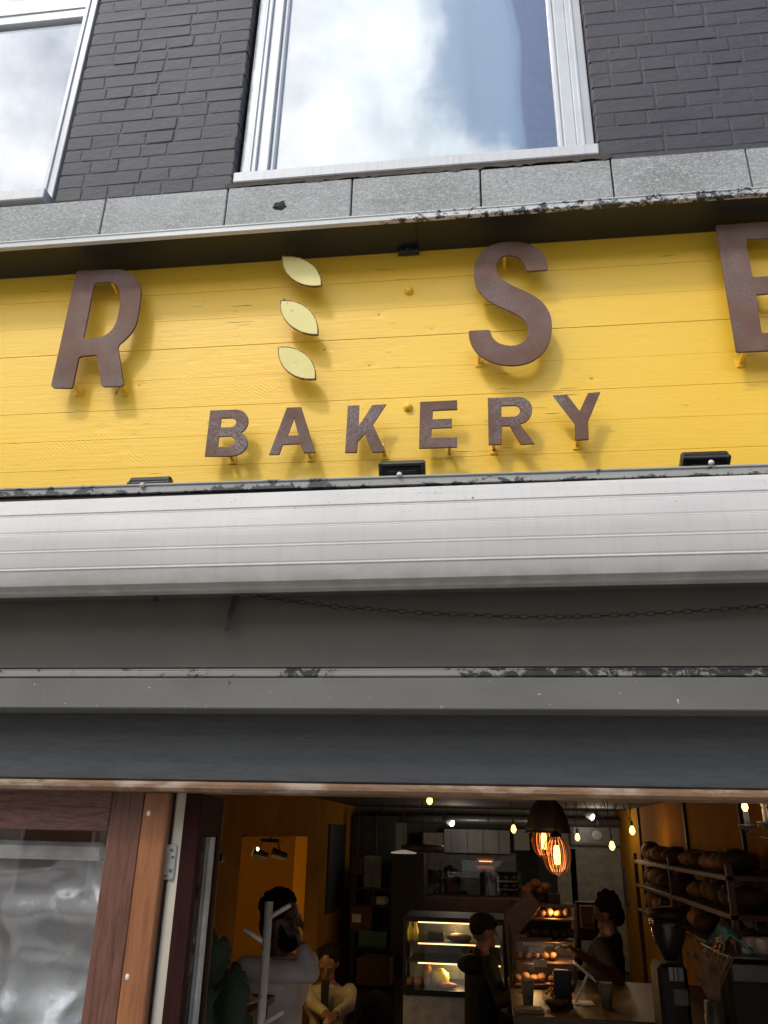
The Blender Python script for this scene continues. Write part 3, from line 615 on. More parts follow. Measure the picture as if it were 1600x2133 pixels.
# left shop window in mahogany
YW = -.075
zt_ = pz(1633, YBm)-.005; zb_ = .25
WN = bpy.data.objects.new('shop_window', None)
def vx(xpx, ypx, Y): return Xof(xpx, ypx, Y)
xs0, xs1, xs2 = vx(222, 1745, YW), vx(297, 1700, YW), vx(349, 1700, YW)
stile = box('shop_window', 'mahogany', (xs0, YW, zb_), (xs1, .0, zt_), BLD, .004, label='mahogany framed shop window left of the open doorway')
box('top_rail', 'mahogany_h', (X0, YW-.0, pz(1745, YW)), (xs0-.0005, .0, zt_), stile, .004)
ost = box('outer_strip', 'meranti', (xs1+.0008, YW-.004, zb_), (xs2, .0, zt_-.02), stile, .004)
for (x, y) in ((309,1694),(265,2035)):
    p = P(x, y, YW-.005); MB().ball((p.x, YW-.004, p.z), (.0055,.003,.0075), 10, 6).build('screw_plug', 'plug', stile)
box('pane', 'shop_glass', (X0+.1, -.045, zb_), (xs0+.01, -.039, pz(1744, -.05)+.01), stile, .0005)
box('inner_bead', 'mahogany', (xs0-.012, -.038, zb_), (xs0+.01, -.005, pz(1745, YW)), stile, .002)
# wall below / left
box('plinth', basic('plinth', (.06,.06,.065,1), .7), (X0, -.08, -.15), (xs2, .05, zb_), BLD)
# door post and folded door
box('gap_seal', 'black_gap', (xs2+.0005, -.05, .0), (vx(361,1700,-.04), .03, zt_), BLD, .001)
pxa, pxb = vx(361, 1700, -.045), vx(388, 1700, -.045)
post = box('door_post', 'beige', (pxa, -.045, .0), (pxb, .04, zt_-.006), BLD, .006)
DR = MB()
hinge_pt = Vector((pxb+.003, -.05, 0)); dirn = None
tgt = P(420, 1900, .0)-CAM; best = None
for k in range(2000):
    s_ = .4+k*.001; q = CAM+tgt*s_; q.z = 0
    e = abs((Vector((q.x, q.y, 0))-hinge_pt).length-.50)
    if best is None or e < best[0]:
        if q.y > 0: best = (e, q.copy())
dv = (best[1]-hinge_pt); dv.z = 0; dv.normalize(); nv = Vector((dv.y, -dv.x, 0))      # nv: towards the doorway
hinge_pt = hinge_pt+nv*.038
def dbox(m, s0, s1, n0, n1, z0, z1, r=.003):
    t_ = MB().bbox((s0, n0, z0), (s1, n1, z1), r); t_.v = [tuple(hinge_pt+dv*v[0]+nv*v[1]+Vector((0,0,v[2]))) for v in t_.v]; m.v_off = 0; m.add(t_.v, t_.f); return m
dz1 = zt_-.02; LW = .50
DR = MB(); dbox(DR, 0, .055, -.045, .0, .05, dz1); dbox(DR, LW-.075, LW, -.045, .0, .05, dz1); dbox(DR, .054, LW-.074, -.044, -.001, .05, .3)
door = DR.build('door', 'dark_mahogany', BLD, label='folded back dark mahogany glazed door leaf')
t = MB(); dbox(t, .054, LW-.074, -.044, -.001, pz(1752, .1)-.0, dz1); t.build('top_rail', 'dark_mahogany', door)
t = MB(); dbox(t, .054, LW-.074, -.025, -.020, .3, pz(1752, .1)); t.build('pane', 'door_glass', door)
t = MB(); dbox(t, LW-.110, LW-.096, -.02, -.010, .3, pz(1754, .1), .001); dbox(t, LW-.089, LW-.083, -.02, -.006, .3, pz(1754, .1), .001); t.build('glazing_strip', 'plug', door)
t = MB(); dbox(t, LW-.005, LW+.001, -.04, .003, .3, dz1, .002); t.build('edge_strip', 'mahogany', door)
# hinge plate on the post
h0, h1 = P(343, 1762, -.05), P(367, 1762, -.05); hb = P(356, 1832, -.05)
hpz0, hpz1 = hb.z, h0.z; hx = P(353, 1797, -.05).x
ho = [(-.017, .0), (-.012, .005), (.016, .0055), (.021, 0), (.021, -.10), (.014, -.107), (-.012, -.107), (-.020, -.101), (-.018, -.085), (-.013, -.08), (-.014, -.07), (-.019, -.062), (-.018, -.05), (-.013, -.044), (-.015, -.03)]
sc_h = (hpz1-hpz0)/.107
hg = MB().extr([(hx+a*sc_h, -.0475, hpz1+b*sc_h) for a, b in ho], (0, -.004, 0)).build('hinge_plate', 'zinc', post)
for (a, b) in ((.004,-.012),(.011,-.035),(.008,-.078),(-.006,-.096)):
    c = (hx+a*sc_h, -.0515, hpz1+b*sc_h); MB().lathe(c, [(.0058,.0005),(.0056,-.0012),(.004,-.0016)], 12, 'Y').build('screw', 'screw', hg); MB().lathe((c[0], -.0531, c[2]), [(.0024,.0003),(.0024,-.0003)], 6, 'Y').build('screw_recess', 'slot', post)
# right jamb, out of view
box('right_jamb', 'dark_mahogany', (1.45, -.10, -.1), (X1, .3, zt_), BLD)
finish(BLD)
# ================================================================== interior shell
XL, XR, YBK, ZC = -1.5, 1.42, 7.4, 2.32
mu = basic('mustard_wall', (.27,.12,.007,1), .9, var=.1, sc=4); mu2 = basic('ochre_wall', (.42,.20,.02,1), .9, var=.08, sc=4)
for m_ in (mu, mu2): m_.node_tree.nodes['Principled BSDF'].inputs['Specular IOR Level'].default_value = .08
brn = basic('dark_brown_paint', (.045,.026,.018,1), .7); dk = basic('dark_charcoal', (.02,.018,.017,1), .7); wht = basic('dull_white', (.18,.175,.165,1), .6, var=.05)
struct('floor', MB().box((-4.5,0,-.14), (3.5,10.5,.0)).build('floor', basic('wood_floor', (.07,.045,.03,1), .5, sc=6)))
struct('ceiling', MB().box((-4.5,.05,ZC), (3.5,10.5,ZC+.1)).build('ceiling', basic('brown_ceiling', (.035,.018,.013,1), .8)))
dY0 = 2.92; dY1 = 4.95; dZ = P(500, 1739, dY0).z
# solve door edges on the wall plane X=XL
def Yat(xpx, ypx, X):
    lo_, hi_ = .2, 12
    for _ in range(40):
        mdl = (lo_+hi_)/2
        if abs(P(xpx, ypx, mdl).x) < abs(X): lo_ = mdl
        else: hi_ = mdl
    return lo_
dY0, dY1 = Yat(500, 1800, XL), Yat(636, 1800, XL); dZ = P(500, 1739, dY0).z
wl = MB().box((XL-.08, .05, 0), (XL, dY0, ZC)).box((XL-.08, dY1, 0), (XL, YBK, ZC)).box((XL-.08, dY0, dZ), (XL, dY1, ZC)).build('wall_left', mu); struct('wall_left', wl)
m = MB()
m.box((XL-.09, dY0, dZ-.012), (XL+.012, dY1, dZ)).box((XL-.09, dY1-.015, 0), (XL+.012, dY1+.05, dZ)); m.build('passage_trim', mu, wl)
struct('passage_wall', MB().box((XL-1.3,.05,0),(XL-1.2,10.5,ZC)).box((XL-1.2,dY1+1.1,0),(XL-.08,dY1+1.2,ZC)).box((XL-1.2,dY0-1.2,0),(XL-.08,dY0-1.1,ZC)).build('passage_wall', mu2))
struct('wall_right', MB().box((XR, .3, 0), (XR+.1, YBK, ZC)).build('wall_right', mu))
kx0, kx1 = P(845, 1850, YBK).x, P(1168, 1850, YBK).x
struct('back_wall', MB().box((XL, YBK, 0), (kx0, YBK+.08, ZC)).box((kx1, YBK, 0), (XR, YBK+.08, ZC)).box((kx0, YBK+.0, P(1000,1712,YBK).z), (kx1, YBK+.08, ZC)).build('back_wall', wht))
struct('kitchen_wall', MB().box((-2.5, 9.6, 0), (3, 9.7, ZC)).build('kitchen_wall', basic('kitchen_tile', (.30,.31,.31,1), .4)))
struct('side_wall', MB().box((-4.5,.05,0), (-4.4,10.5,ZC)).box((3.4,.05,0), (3.5,10.5,ZC)).box((XR+.1,.05,0),(3.4,.3,ZC)).build('side_wall', brn))
_fw_wall = MB().box((-4.5,.06,0),(XL-.08,.15,ZC)); struct('front_inner_wall', _fw_wall.build('front_inner_wall', brn))
def img_box(name, mat, x0, y0, x1, y1, Y, depth, parent=None, r=.004, **k):
    a, b = P(x0, y1, Y), P(x1, y0, Y); return MB().bbox((a.x, Y, a.z), (b.x, Y+depth, b.z), r).build(name, mat, parent, **k)
#INTERIOR
# materials of the interior
O5 = ('first','second','third','fourth','fifth','sixth')
I = {}
I['steel'] = basic('brushed_steel', (.25,.255,.26,1), .4, .7, sc=3); I['steel_dk'] = basic('dull_steel', (.13,.14,.14,1), .4, .6); I['paper'] = basic('white_paper', (.7,.7,.68,1), .8)
I['wood'] = basic('counter_wood', (.10,.048,.02,1), .5, var=.25, sc=12, scale=(1,8,8)); I['redwood'] = basic('reddish_wood', (.05,.02,.012,1), .6, var=.2)
I['bread'] = basic('bread_crust', (.20,.09,.032,1), .8, var=.35, sc=20, bump=.5); I['darkbread'] = basic('dark_bread_crust', (.05,.022,.012,1), .8, var=.35, sc=20, bump=.5)
I['green'] = basic('green_plastic', (.01,.10,.06,1), .5); I['card'] = basic('cardboard', (.10,.05,.028,1), .8); I['black'] = basic('black_plastic', (.006,.006,.0065,1), .6)
I['cream'] = basic('cream_cloth', (.27,.24,.18,1), .9); I['white_cloth'] = basic('white_linen', (.55,.52,.52,1), .9, bump=.4, sc=6); I['skin'] = basic('skin', (.12,.058,.04,1), .55, var=.08); I['hair'] = basic('dark_hair', (.010,.0075,.0065,1), .9, var=.3, sc=60, bump=.8); I['hair'].node_tree.nodes['Principled BSDF'].inputs['Specular IOR Level'].default_value = .1
I['blackcloth'] = basic('black_cloth', (.0045,.0045,.0055,1), .95, bump=.3); I['jeans'] = basic('dark_jeans', (.02,.022,.035,1), .9); I['teal'] = basic('teal_cloth', (.10,.28,.29,1), .9, bump=.4); I['rackwhite'] = basic('white_powder_coat', (.80,.76,.73,1), .45, var=.05)
I['leaf'] = basic('monstera_green', (.016,.032,.010,1), .65, var=.3, sc=8); I['stem'] = basic('stem_green', (.05,.08,.03,1), .6); I['copper'] = basic('copper_wire', (.62,.24,.10,1), .3, .9); I['dome'] = basic('dark_dome', (.035,.022,.018,1), .55)
I['yellowveg'] = basic('yellow_squash', (.70,.62,.10,1), .5); I['orange'] = basic('tomato_filling', (.5,.09,.03,1), .5); I['gold'] = basic('gold_bauble', (.8,.42,.12,1), .25, .9); I['terracotta'] = basic('terracotta', (.35,.14,.08,1), .8); I['straw'] = basic('dried_stalk', (.20,.12,.07,1), .9); I['mauve'] = basic('dried_bloom', (.17,.045,.04,1), .9)
I['bulb'] = emis('warm_bulb', (1,.50,.10,1), 3.6); I['filament'] = emis('bulb_filament', (1,.70,.22,1), 12); I['strip'] = emis('led_strip', (1,.66,.28,1), 1.3); I['spot'] = emis('spot_lens', (1,.75,.30,1), 5); I['coolspot'] = emis('cool_spot', (1,.93,.78,1), 1.8)
M.update({'i_'+k: v for k, v in I.items()})
def plight(parent, loc, e, c=(1,.62,.28), r=.05):
    l = bpy.data.lights.new('lamp_and_fill_light', 'POINT'); l.energy = e*.35; l.color = c; l.shadow_soft_size = r; o = bpy.data.objects.new('lamp_and_fill_light', l); COL.objects.link(o); o.parent = parent; o.location = loc
# --- edison bulbs on cords
def edison(x, y, Y, label, size=1.0, e=0.0):
    p = P(x, y, Y); t = thing('bulb_pendant', label, 'lamp', 'bare filament bulbs hanging in the bakery')
    s = size*.023
    MB().lathe((p.x,Y,p.z), [(.002,-s*1.45),(s*.55,-s*1.2),(s*.98,-s*.5),(s*.98,.1*s),(s*.7,s*.9),(s*.42,s*1.5)], 14).build('bulb', 'i_bulb', t, True)
    MB().lathe((p.x,Y,p.z), [(s*.45,s*1.5),(s*.5,s*1.6),(s*.5,s*3.0),(s*.15,s*3.4)], 10).build('socket', 'i_black', t)
    sway = random.uniform(-.03,.03); MB().tube([(p.x,Y,p.z+s*3.3),(p.x+sway,Y,(p.z+ZC)/2),(p.x+sway*.5,Y,ZC)], .003, 5).build('cord', 'i_black', t)
    if e: plight(t, (p.x, Y-.02, p.z-.06), e)
    finish(t)
edison(895,1667,3.0,'bare bulb close under the door head, highest in the room', .8, .6); edison(1070,1727,5.0,'filament bulb left of the dome pendant', .95, 1.2); edison(1203,1744,5.0,'slim filament bulb just right of the dome pendant', .85, 1.0)
edison(1275,1762,4.8,'lowest filament bulb, right of the cage lamps', 1.0, 1.4); edison(1317,1730,4.9,'filament bulb beside the mustard wall corner', 1.0, 1.6)
# --- dome and cage pendants
Yd = 3.0; t = thing('dome_pendant', 'dark bell shaped pendant shade above the copper cage lamps', 'lamp'); c = P(1142, 1734, Yd); rr = (P(1190,1734,Yd).x-P(1096,1734,Yd).x)/2
MB().lathe((c.x,Yd,c.z), [(rr,0),(rr*.97,.03),(rr*.86,.09),(rr*.66,.15),(rr*.42,.185),(rr*.40,ZC-c.z)], 28).build('shade', 'i_dome', t, True); MB().lathe((c.x,Yd,c.z), [(rr*1.01,-.004),(rr*1.03,.0),(rr*1.01,.008)], 28).build('rim', 'i_redwood', t); finish(t)
def cage(x, y, Y, rpx, label, e):
    t = thing('cage_pendant', label, 'lamp', 'copper wire cage pendants'); c = P(x, y, Y); r = rpx/1640.*(Y+2.26); hh = r*1.33
    for k in range(20):
        a = 2*math.pi*k/20; MB().tube([(c.x+r*math.sin(b)*math.cos(a), Y+r*math.sin(b)*math.sin(a), c.z+hh*math.cos(b)) for b in [math.radians(d) for d in (22,40,58,76,94,112,130,148,164,177)]], .0016, 4, False).build('wire', 'i_copper', t)
    MB().lathe((c.x,Y,c.z+hh*.9), [(r*.42,0),(r*.42,.012),(r*.1,.03)], 16).build('cap', 'i_black', t)
    b = MB().lathe((c.x,Y,c.z), [(.003,-.05),(.016,-.045),(.019,-.01),(.017,.03),(.010,.05)], 12).build('bulb', 'i_bulb', t, True); MB().tube([(c.x,Y,c.z-.03),(c.x,Y,c.z+.03)], .006, 6).build('filament', 'i_filament', b)
    MB().tube([(c.x,Y,c.z+hh*.95),(c.x,Y,ZC)], .004, 6).build('cord', 'i_black', t); plight(t, (c.x, Y, c.z-.03), e); finish(t)
cage(1160,1781,2.6,26,'nearer copper wire cage pendant, hanging lowest with its glowing bulb', 2.2); cage(1133,1752,3.3,22,'copper wire cage pendant partly behind the nearer cage lamp, under the dome', 1.6)
# --- track spot in the passage
t = thing('ceiling_spotlight', 'black double ceiling spotlight in the lit yellow passage', 'lamp'); Yt = (dY0+dY1)/2
c = P(563,1752,Yt); MB().bbox((c.x-.07,Yt-.03,c.z-.01),(c.x+.07,Yt+.03,c.z+.015)).build('mount', 'i_black', t)
MB().tube([(c.x,Yt,c.z+.01),(c.x,Yt,ZC)], .008, 6).build('rod', 'i_black', t)
b = P(562,1778,Yt)
for sx_ in (-.07,.07): MB().tube([(c.x+sx_*.8,Yt,c.z),(c.x+sx_*1.1,Yt,b.z+.02)], .006, 6).build('arm', 'i_black', t); MB().tube([(b.x+sx_-.05,Yt-.02,b.z+.01),(b.x+sx_+.05,Yt+.02,b.z-.02)], [.035,.025], 12).build('lamp_head', 'i_black', t)
l = P(536,1774,Yt-.02); MB().ball((l.x,Yt-.02,l.z), (.014,.018,.030), 12, 8).build('lens', 'i_spot', t, True); plight(t, (l.x-.28, Yt+.1, l.z-.12), 14, (1,.62,.20), .06); plight(t, (b.x+.1, Yt, b.z-.5), 10, (1,.62,.20), .1); finish(t)
# poster and marks on the left wall
pa, pb = Yat(681,1800,XL), Yat(714,1800,XL); t = MB().bbox((XL+.003,pa,P(681,1906,pa).z),(XL+.02,pb,P(688,1716,pa).z)).build('menu_board', 'i_black'); tag(t, 'tall narrow black board on the dark yellow left wall', 'board')
for (x, y, nm) in ((455,1786,'small dark hook high on the yellow wall beside the door leaf'),(438,1841,'small dark hook low on the yellow wall beside the door leaf')):
    yy = Yat(x, y, XL); tag(MB().bbox((XL,yy-.03,P(x,y,yy).z-.02),(XL+.03,yy+.03,P(x,y,yy).z+.02)).build('wall_hook', 'i_black'), nm, 'hook')
# --- coat rack
t = thing('coat_rack', 'white metal coat rack with short slanting branches inside the doorway', 'coat rack'); Yr = 1.2; a, b = P(561,1878,Yr), P(541,2133,Yr)
MB().tube([(b.x,Yr,.02),(b.x+(a.x-b.x)*.6,Yr,a.z*.6),(a.x,Yr,a.z)], .0165, 12).build('pole', 'i_rackwhite', t, True); MB().lathe((b.x,Yr,0), [(.18,0),(.18,.012),(.03,.02)], 24).build('base', 'i_rackwhite', t)
for (x0,y0,x1,y1) in ((560,1912,604,1885),(547,1961,508,1935),(548,2133,588,2108),(545,2210,508,2190)):
    u, v = P(x0,y0,Yr), P(x1,y1,Yr-.02); MB().tube([u, v], .0095, 8).build('branch', 'i_rackwhite', t, True)
for (x, y) in ((549,1977),(545,2076)): p = P(x,y,Yr-.017); MB().ball(p, .004, 8, 6).build('screw', 'i_steel', t)
finish(t)
# --- monstera
def mleaf(c, size, rx, ry, rz, parent, notch=True):
    r = R_(rz,3,'Y')@R_(rx,3,'X')@R_(ry,3,'Z'); pts = []; n = 34
    n = 72
    for k in range(n):
        a = 2*math.pi*k/n; rad = size*(1+.22*math.cos(a)); 
        if notch:
            for a0 in (1.0, 1.55, 2.1, 4.2, 4.75, 5.3): rad *= 1-.16*math.exp(-((a-a0)/.05)**2)
        rad *= 1-.35*math.exp(-((a-math.pi)/.18)**2)
        pts.append((rad*math.sin(a)*.74, 0, -rad*math.cos(a)))
    m = MB(); vs_ = [Vector((0,0,size*.3))]+[Vector(p) for p in pts]
    vs_ = [Vector((v.x, -.10*abs(v.x)-.25*max(0,-v.z)**2/size, v.z)) for v in vs_]
    m.add([r@v+Vector(c) for v in vs_], [(0,1+k,1+(k+1)%n) for k in range(n)]); o = m.build('leaf', 'i_leaf', parent, True); o.modifiers.new('t','SOLIDIFY').thickness = .002
MO = thing('monstera_plant', 'dark green monstera with large split leaves beside the door leaf', 'plant')
Ym = .95
for (x, y, s_, a_, b_, c_) in ((448,1985,.085,.1,.25,.25),(482,2055,.105,-.1,-.25,-.25),(425,1945,.06,.3,.4,.6),(432,2100,.10,.0,.3,.3),(500,2125,.055,.2,.3,-.5)):
    p = P(x,y,Ym); mleaf(p, s_, a_, b_, c_, MO); MB().tube([p+Vector((0,.01,s_*.5)), p+Vector((-.05,.06,s_*.2-.2)), Vector((P(440,2133,Ym).x, Ym+.1, .5))], .005, 6).build('stem', 'i_stem', MO)
MB().lathe((P(440,2133,Ym).x, Ym+.1, 0), [(.11,0),(.15,.28),(.16,.3),(.14,.3),(.13,.26)], 20).build('pot', 'i_terracotta', MO); finish(MO)
# high side table with plate
tb = thing('high_table', 'tall narrow wooden table just inside the doorway, mostly below the frame', 'table'); zt1 = P(480,2108,1.35).z
xa, xb = P(395,2100,1.35).x, P(522,2100,1.35).x; MB().bbox((xa,1.25,zt1-.03),(xb,1.75,zt1)).build('top', 'i_bread', tb)
for x in (xa+.04, xb-.04):
    for y in (1.3,1.7): MB().bbox((x-.02,y-.02,0),(x+.02,y+.02,zt1-.03)).build('leg', 'i_redwood', tb)
finish(tb)
pl = thing('pastry_plate', 'small plate with a reddish pastry on the tall table', 'plate'); c = P(492,2072,1.5); c.z = zt1; MB().lathe((c.x,1.5,zt1), [(.05,0),(.095,.014),(.095,.017),(.05,.006)], 24).build('plate', 'i_paper', pl, True)
MB().ball((c.x-.02,1.5,zt1+.045), (.045,.04,.045), 12, 8, wob=.06).build('pastry', 'i_orange', pl, True); MB().ball((c.x+.045,1.5,zt1+.03), (.028,.03,.026), 10, 7, wob=.06).build('pastry', 'i_terracotta', pl, True); finish(pl)
# --- people
def solid(mb, vox, mat, name, parent, smooth=3, label=None):
    me = mb.mesh('tmp', mat); o = bpy.data.objects.new('tmp', me); COL.objects.link(o)
    r = o.modifiers.new('r', 'REMESH'); r.mode = 'VOXEL'; r.voxel_size = vox; r.use_smooth_shade = True; s = o.modifiers.new('s', 'SMOOTH'); s.factor = .5; s.iterations = smooth
    m2 = bpy.data.meshes.new_from_object(o.evaluated_get(bpy.context.evaluated_depsgraph_get())); bpy.data.objects.remove(o); m2.name = name
    if not m2.materials: m2.materials.append(M[mat])
    q = bpy.data.objects.new(name, m2); COL.objects.link(q); q.parent = parent
    if label: q['label'] = label
    return q
def cap(mb, a, b, r0, r1, n=10):
    a, b = Vector(a), Vector(b); mb.tube([a, b], [r0, r1], n); mb.ball(a, r0, n, 6); mb.ball(b, r1, n, 6)
def hand(mb, wr, d, up, side, curl=.5):
    d, up = d.normalized(), up.normalized(); s = d.cross(up).normalized()*side; pc = wr+d*.045
    rot = Matrix((s, up, d)).transposed(); mb.ball(pc, (.040,.015,.050), 10, 7, rot=rot)
    for i, (off, ln) in enumerate(((-.029,.062),(-.010,.072),(.010,.067),(.029,.052))):
        a = wr+d*.085+s*off; b = a+d*ln*.5-up*ln*.2*curl; c = b+d*ln*.35-up*ln*.55*curl; cap(mb, a, b, .0085, .0078, 6); cap(mb, b, c, .0078, .0068, 6)
    a = wr+d*.02-s*.03; b = a+d*.035-s*.028; c = b+d*.03-s*.004-up*.01; cap(mb, a, b, .011, .0095, 6); cap(mb, b, c, .0095, .008, 6)
def person(label, base, H, yaw, arms, shirt, pants, sleeve=1.0, nod=0, curly=0, beard=False, cap_=False, hipz=None, vox=.011, lean=0, hairlen=0, jacket=False, look=0):
    """base: ground point under the head; yaw: facing direction; arms: [(elbow, wrist)] left,right in world"""
    T = thing('person', label, 'person'); f = Vector((math.cos(yaw), math.sin(yaw), 0)); s = Vector((f.y, -f.x, 0)); U = Vector((0,0,1)); k = H/1.75
    B = Vector(base); seated = hipz is not None; hz = hipz if seated else .93*k; topz = (hz+.83*k) if seated else H
    sh = B+U*(topz-.31*k)-f*lean*.5; hip = B+U*hz-f*(lean+.0); nk = B+U*(topz-.24*k)-f*.01; hc = B+U*(topz-.125*k)+f*.02*k
    shl, shr = sh-s*.175*k, sh+s*.175*k
    body = MB(); cap(body, hip, sh-U*.06, .125*k, .115*k); body.ball(sh-U*.09*k, (.17*k,.10*k,.16*k), 14, 9, rot=Matrix((s,f,U)).transposed()); body.ball(hip, (.155*k,.11*k,.12*k), 14, 9, rot=Matrix((s,f,U)).transposed())
    cap(body, nk-U*.06, hc-U*.05, .055*k, .05*k)
    hr = R_(yaw+look,3,'Z')@R_(nod,3,'Y')          # head local: x forward
    hp_ = lambda x, y, z: hc+hr@Vector((x*k, y*k, z*k))
    body.ball(hc+hr@Vector((-.008,0,.02))*k, (.094*k,.076*k,.098*k), 14, 10, rot=hr); body.ball(hp_(.028,0,-.055), (.058*k,.052*k,.062*k), 12, 8, rot=hr)
    cap(body, hp_(.088,0,.022), hp_(.108,0,-.018), .009*k, .014*k, 6); body.ball(hp_(.086,0,-.056), (.010*k,.022*k,.009*k), 8, 6, rot=hr); body.ball(hp_(.082,0,-.098), (.016*k,.02*k,.014*k), 8, 6, rot=hr)
    for e in (-1,1): body.ball(hp_(-.005,e*.078,-.008), (.018*k,.010*k,.030*k), 8, 6, rot=hr); body.ball(hp_(.080,e*.032,.030), (.012*k,.02*k,.007*k), 8, 6, rot=hr)
    sm = MB(); g = .014; cap(sm, hip-U*.10, sh-U*.08, .125*k+g, .115*k+g); sm.ball(sh-U*.09*k, (.165*k+g,.100*k+g,.155*k), 14, 9, rot=Matrix((s,f,U)).transposed()); sm.ball(hip-U*.03, (.155*k+g,.115*k+g,.13*k), 14, 9, rot=Matrix((s,f,U)).transposed()); cap(sm, nk-U*.07, nk-U*.03, .062*k, .060*k)
    for i, (el, wr, hup) in enumerate(arms):
        S_ = (shl, shr)[i]; el, wr = Vector(el), Vector(wr); cap(body, S_, el, .052*k, .040*k); cap(body, el, wr, .040*k, .027*k); hand(body, wr, wr-el, Vector(hup), 1 if i else -1)
        if sleeve <= .5: cap(sm, S_, S_.lerp(el, sleeve*1.6), .066*k, .064*k)
        else: cap(sm, S_, el, .058*k, .048*k); cap(sm, el, el.lerp(wr, sleeve*.9), .049*k, .038*k)
    legs = MB()
    for i, e in enumerate((-1,1)):
        h = hip+s*e*.09*k-U*.03
        if seated: kn = h+f*.43*k+U*.0; an = kn-U*(hz-.12 if hz < .7 else .45)+f*.02
        else: kn = Vector((h.x,h.y,.50*k))+f*.03; an = Vector((h.x,h.y,.09))-f*.02
        cap(body, h, kn, .08*k, .052*k); cap(body, kn, an, .052*k, .036*k); cap(legs, h, kn, .092*k, .066*k); cap(legs, kn, an, .066*k, .055*k)
        so2 = MB(); cap(so2, an-U*.04, an+f*.15-U*.055, .045, .04); so2.build('shoe', 'i_black', T, True)
    solid(body, vox*.75, 'i_skin', 'body', T, 2); solid(sm, vox, shirt, 'shirt', T, 4); solid(legs, vox*1.2, pants, 'trousers', T, 3)
    hm_ = MB()
    if cap_:
        hm_.ball(hp_(-.02,0,.03), (.092*k,.084*k,.085*k), 14, 9, rot=hr); solid(hm_, .008, 'i_hair', 'hair', T, 2)
        c2 = MB(); c2.ball(hp_(-.006,0,.055), (.108*k,.088*k,.075*k), 16, 9, rot=hr); c2.ball(hp_(.11,0,.055), (.065*k,.07*k,.010*k), 14, 6, rot=hr@R_(.12,3,'Y')); solid(c2, .007, 'i_blackcloth', 'cap', T, 2)
    else:
        hm_.ball(hp_(-.026,0,.045), (.092*k,.090*k,.086*k), 14, 9, rot=hr); hm_.ball(hp_(-.055,0,-.01-hairlen*.4), (.062*k,.078*k,.08*k+hairlen), 12, 8, rot=hr)
        for q in range(60 if curly else 16):
            a_, b_ = random.uniform(0, 6.28), random.uniform(0, 1.5); rr_ = .088*k; v = Vector((math.cos(a_)*math.sin(b_)*rr_-.026, math.sin(a_)*math.sin(b_)*rr_, math.cos(b_)*rr_+.048))
            if v.x > .05 and v.z < .075: continue
            hm_.ball(hc+hr@(v*1.02), random.uniform(.012,.024) if curly else random.uniform(.012,.02), 6, 5)
        solid(hm_, .006, 'i_hair', 'hair', T, 1)
    if beard:
        bm_ = MB(); bm_.ball(hp_(.030,0,-.078), (.062*k,.058*k,.052*k), 12, 8, rot=hr); bm_.ball(hp_(.075,0,-.045), (.018*k,.03*k,.012*k), 8, 6, rot=hr)
        for e in (-1,1): cap(bm_, hp_(.01,e*.064,-.005), hp_(.035,e*.05,-.07), .014*k, .022*k, 6)
        solid(bm_, .007, 'i_hair', 'beard', T, 1)
    return T, dict(sh=sh, hip=hip, hc=hc, f=f, s=s)
G0 = lambda x, Y: Vector((P(x, 1900, Y).x, Y, 0))
# bearded man in white, facing right
p = P(588, 1862, 2.0); H1 = p.z
t1, _ = person('bearded man with curly hair and white shirt, hand raised, behind the coat rack', (p.x,2.0,0), H1, -.75, [((p.x-.26,2.12,H1-.60),(p.x-.22,1.98,H1-.86),(0,1,0)), (P(646,2026,1.88), P(630,1974,1.90), (1,0,.2))], 'i_white_cloth', 'i_jeans', sleeve=.95, curly=1, beard=True, look=.62); finish(t1)
# seated man in cream, facing the street, looking down
p = P(686, 1968, 4.5); H2 = p.z/.83*1.0; hz2 = p.z-.83*(1.70/1.75)
e1, e2 = P(655,2095,4.35), P(727,2095,4.35); w1, w2 = P(680,2112,4.12), P(698,2114,4.12)
t2, _ = person('seated person in an open cream jacket looking down, right of the bearded man', (p.x,4.5,0), 1.70, -math.pi/2, [((e2.x,e2.y,e2.z),(w2.x,w2.y,w2.z),(0,0,1)),((e1.x,e1.y,e1.z),(w1.x,w1.y,w1.z),(0,0,1))], 'i_cream', 'i_jeans', sleeve=.95, nod=.55, hipz=hz2)
q0 = P(686,2040,4.5); MB().extr([(q0.x-.03,4.355,q0.z+.02),(q0.x+.03,4.355,q0.z+.02),(q0.x+.022,4.345,q0.z-.26),(q0.x-.022,4.345,q0.z-.26)], (0,-.02,0)).build('undershirt', 'i_blackcloth', t2); finish(t2)
ch = thing('chair', 'plain dark wooden chair under the person in cream', 'chair'); MB().bbox((p.x-.22,4.35,hz2-.17),(p.x+.22,4.75,hz2-.13)).build('seat', 'i_redwood', ch)
for sx_ in (-.2,.2):
    for y in (4.37,4.73): MB().bbox((p.x+sx_-.02,y-.02,0),(p.x+sx_+.02,y+.02,hz2-.17)).build('leg', 'i_redwood', ch)
MB().bbox((p.x-.2,4.74,hz2),(p.x+.2,4.77,hz2+.25)).build('backrest', 'i_redwood', ch); finish(ch)
# man in black with cap, facing right
p = P(1006, 1908, 3.7); Hc = p.z+.02; a_, b_ = P(1045,2085,3.5), P(1078,2072,3.3)
t3, _ = person('person in a black cap and black hooded jacket, standing at the counter facing right', (p.x-.015,3.7,0), Hc, .35, [((p.x+.02,3.95,Hc-.62),(p.x+.2,3.9,Hc-.66),(0,0,1)),(a_,b_,(0,0,1))], 'i_blackcloth', 'i_blackcloth', sleeve=.98, cap_=True, nod=.05)
hd = MB(); hd.ball((p.x-.08,3.66,Hc-.30), (.10,.12,.06), 12, 8); solid(hd, .01, 'i_blackcloth', 'hood', t3); finish(t3)
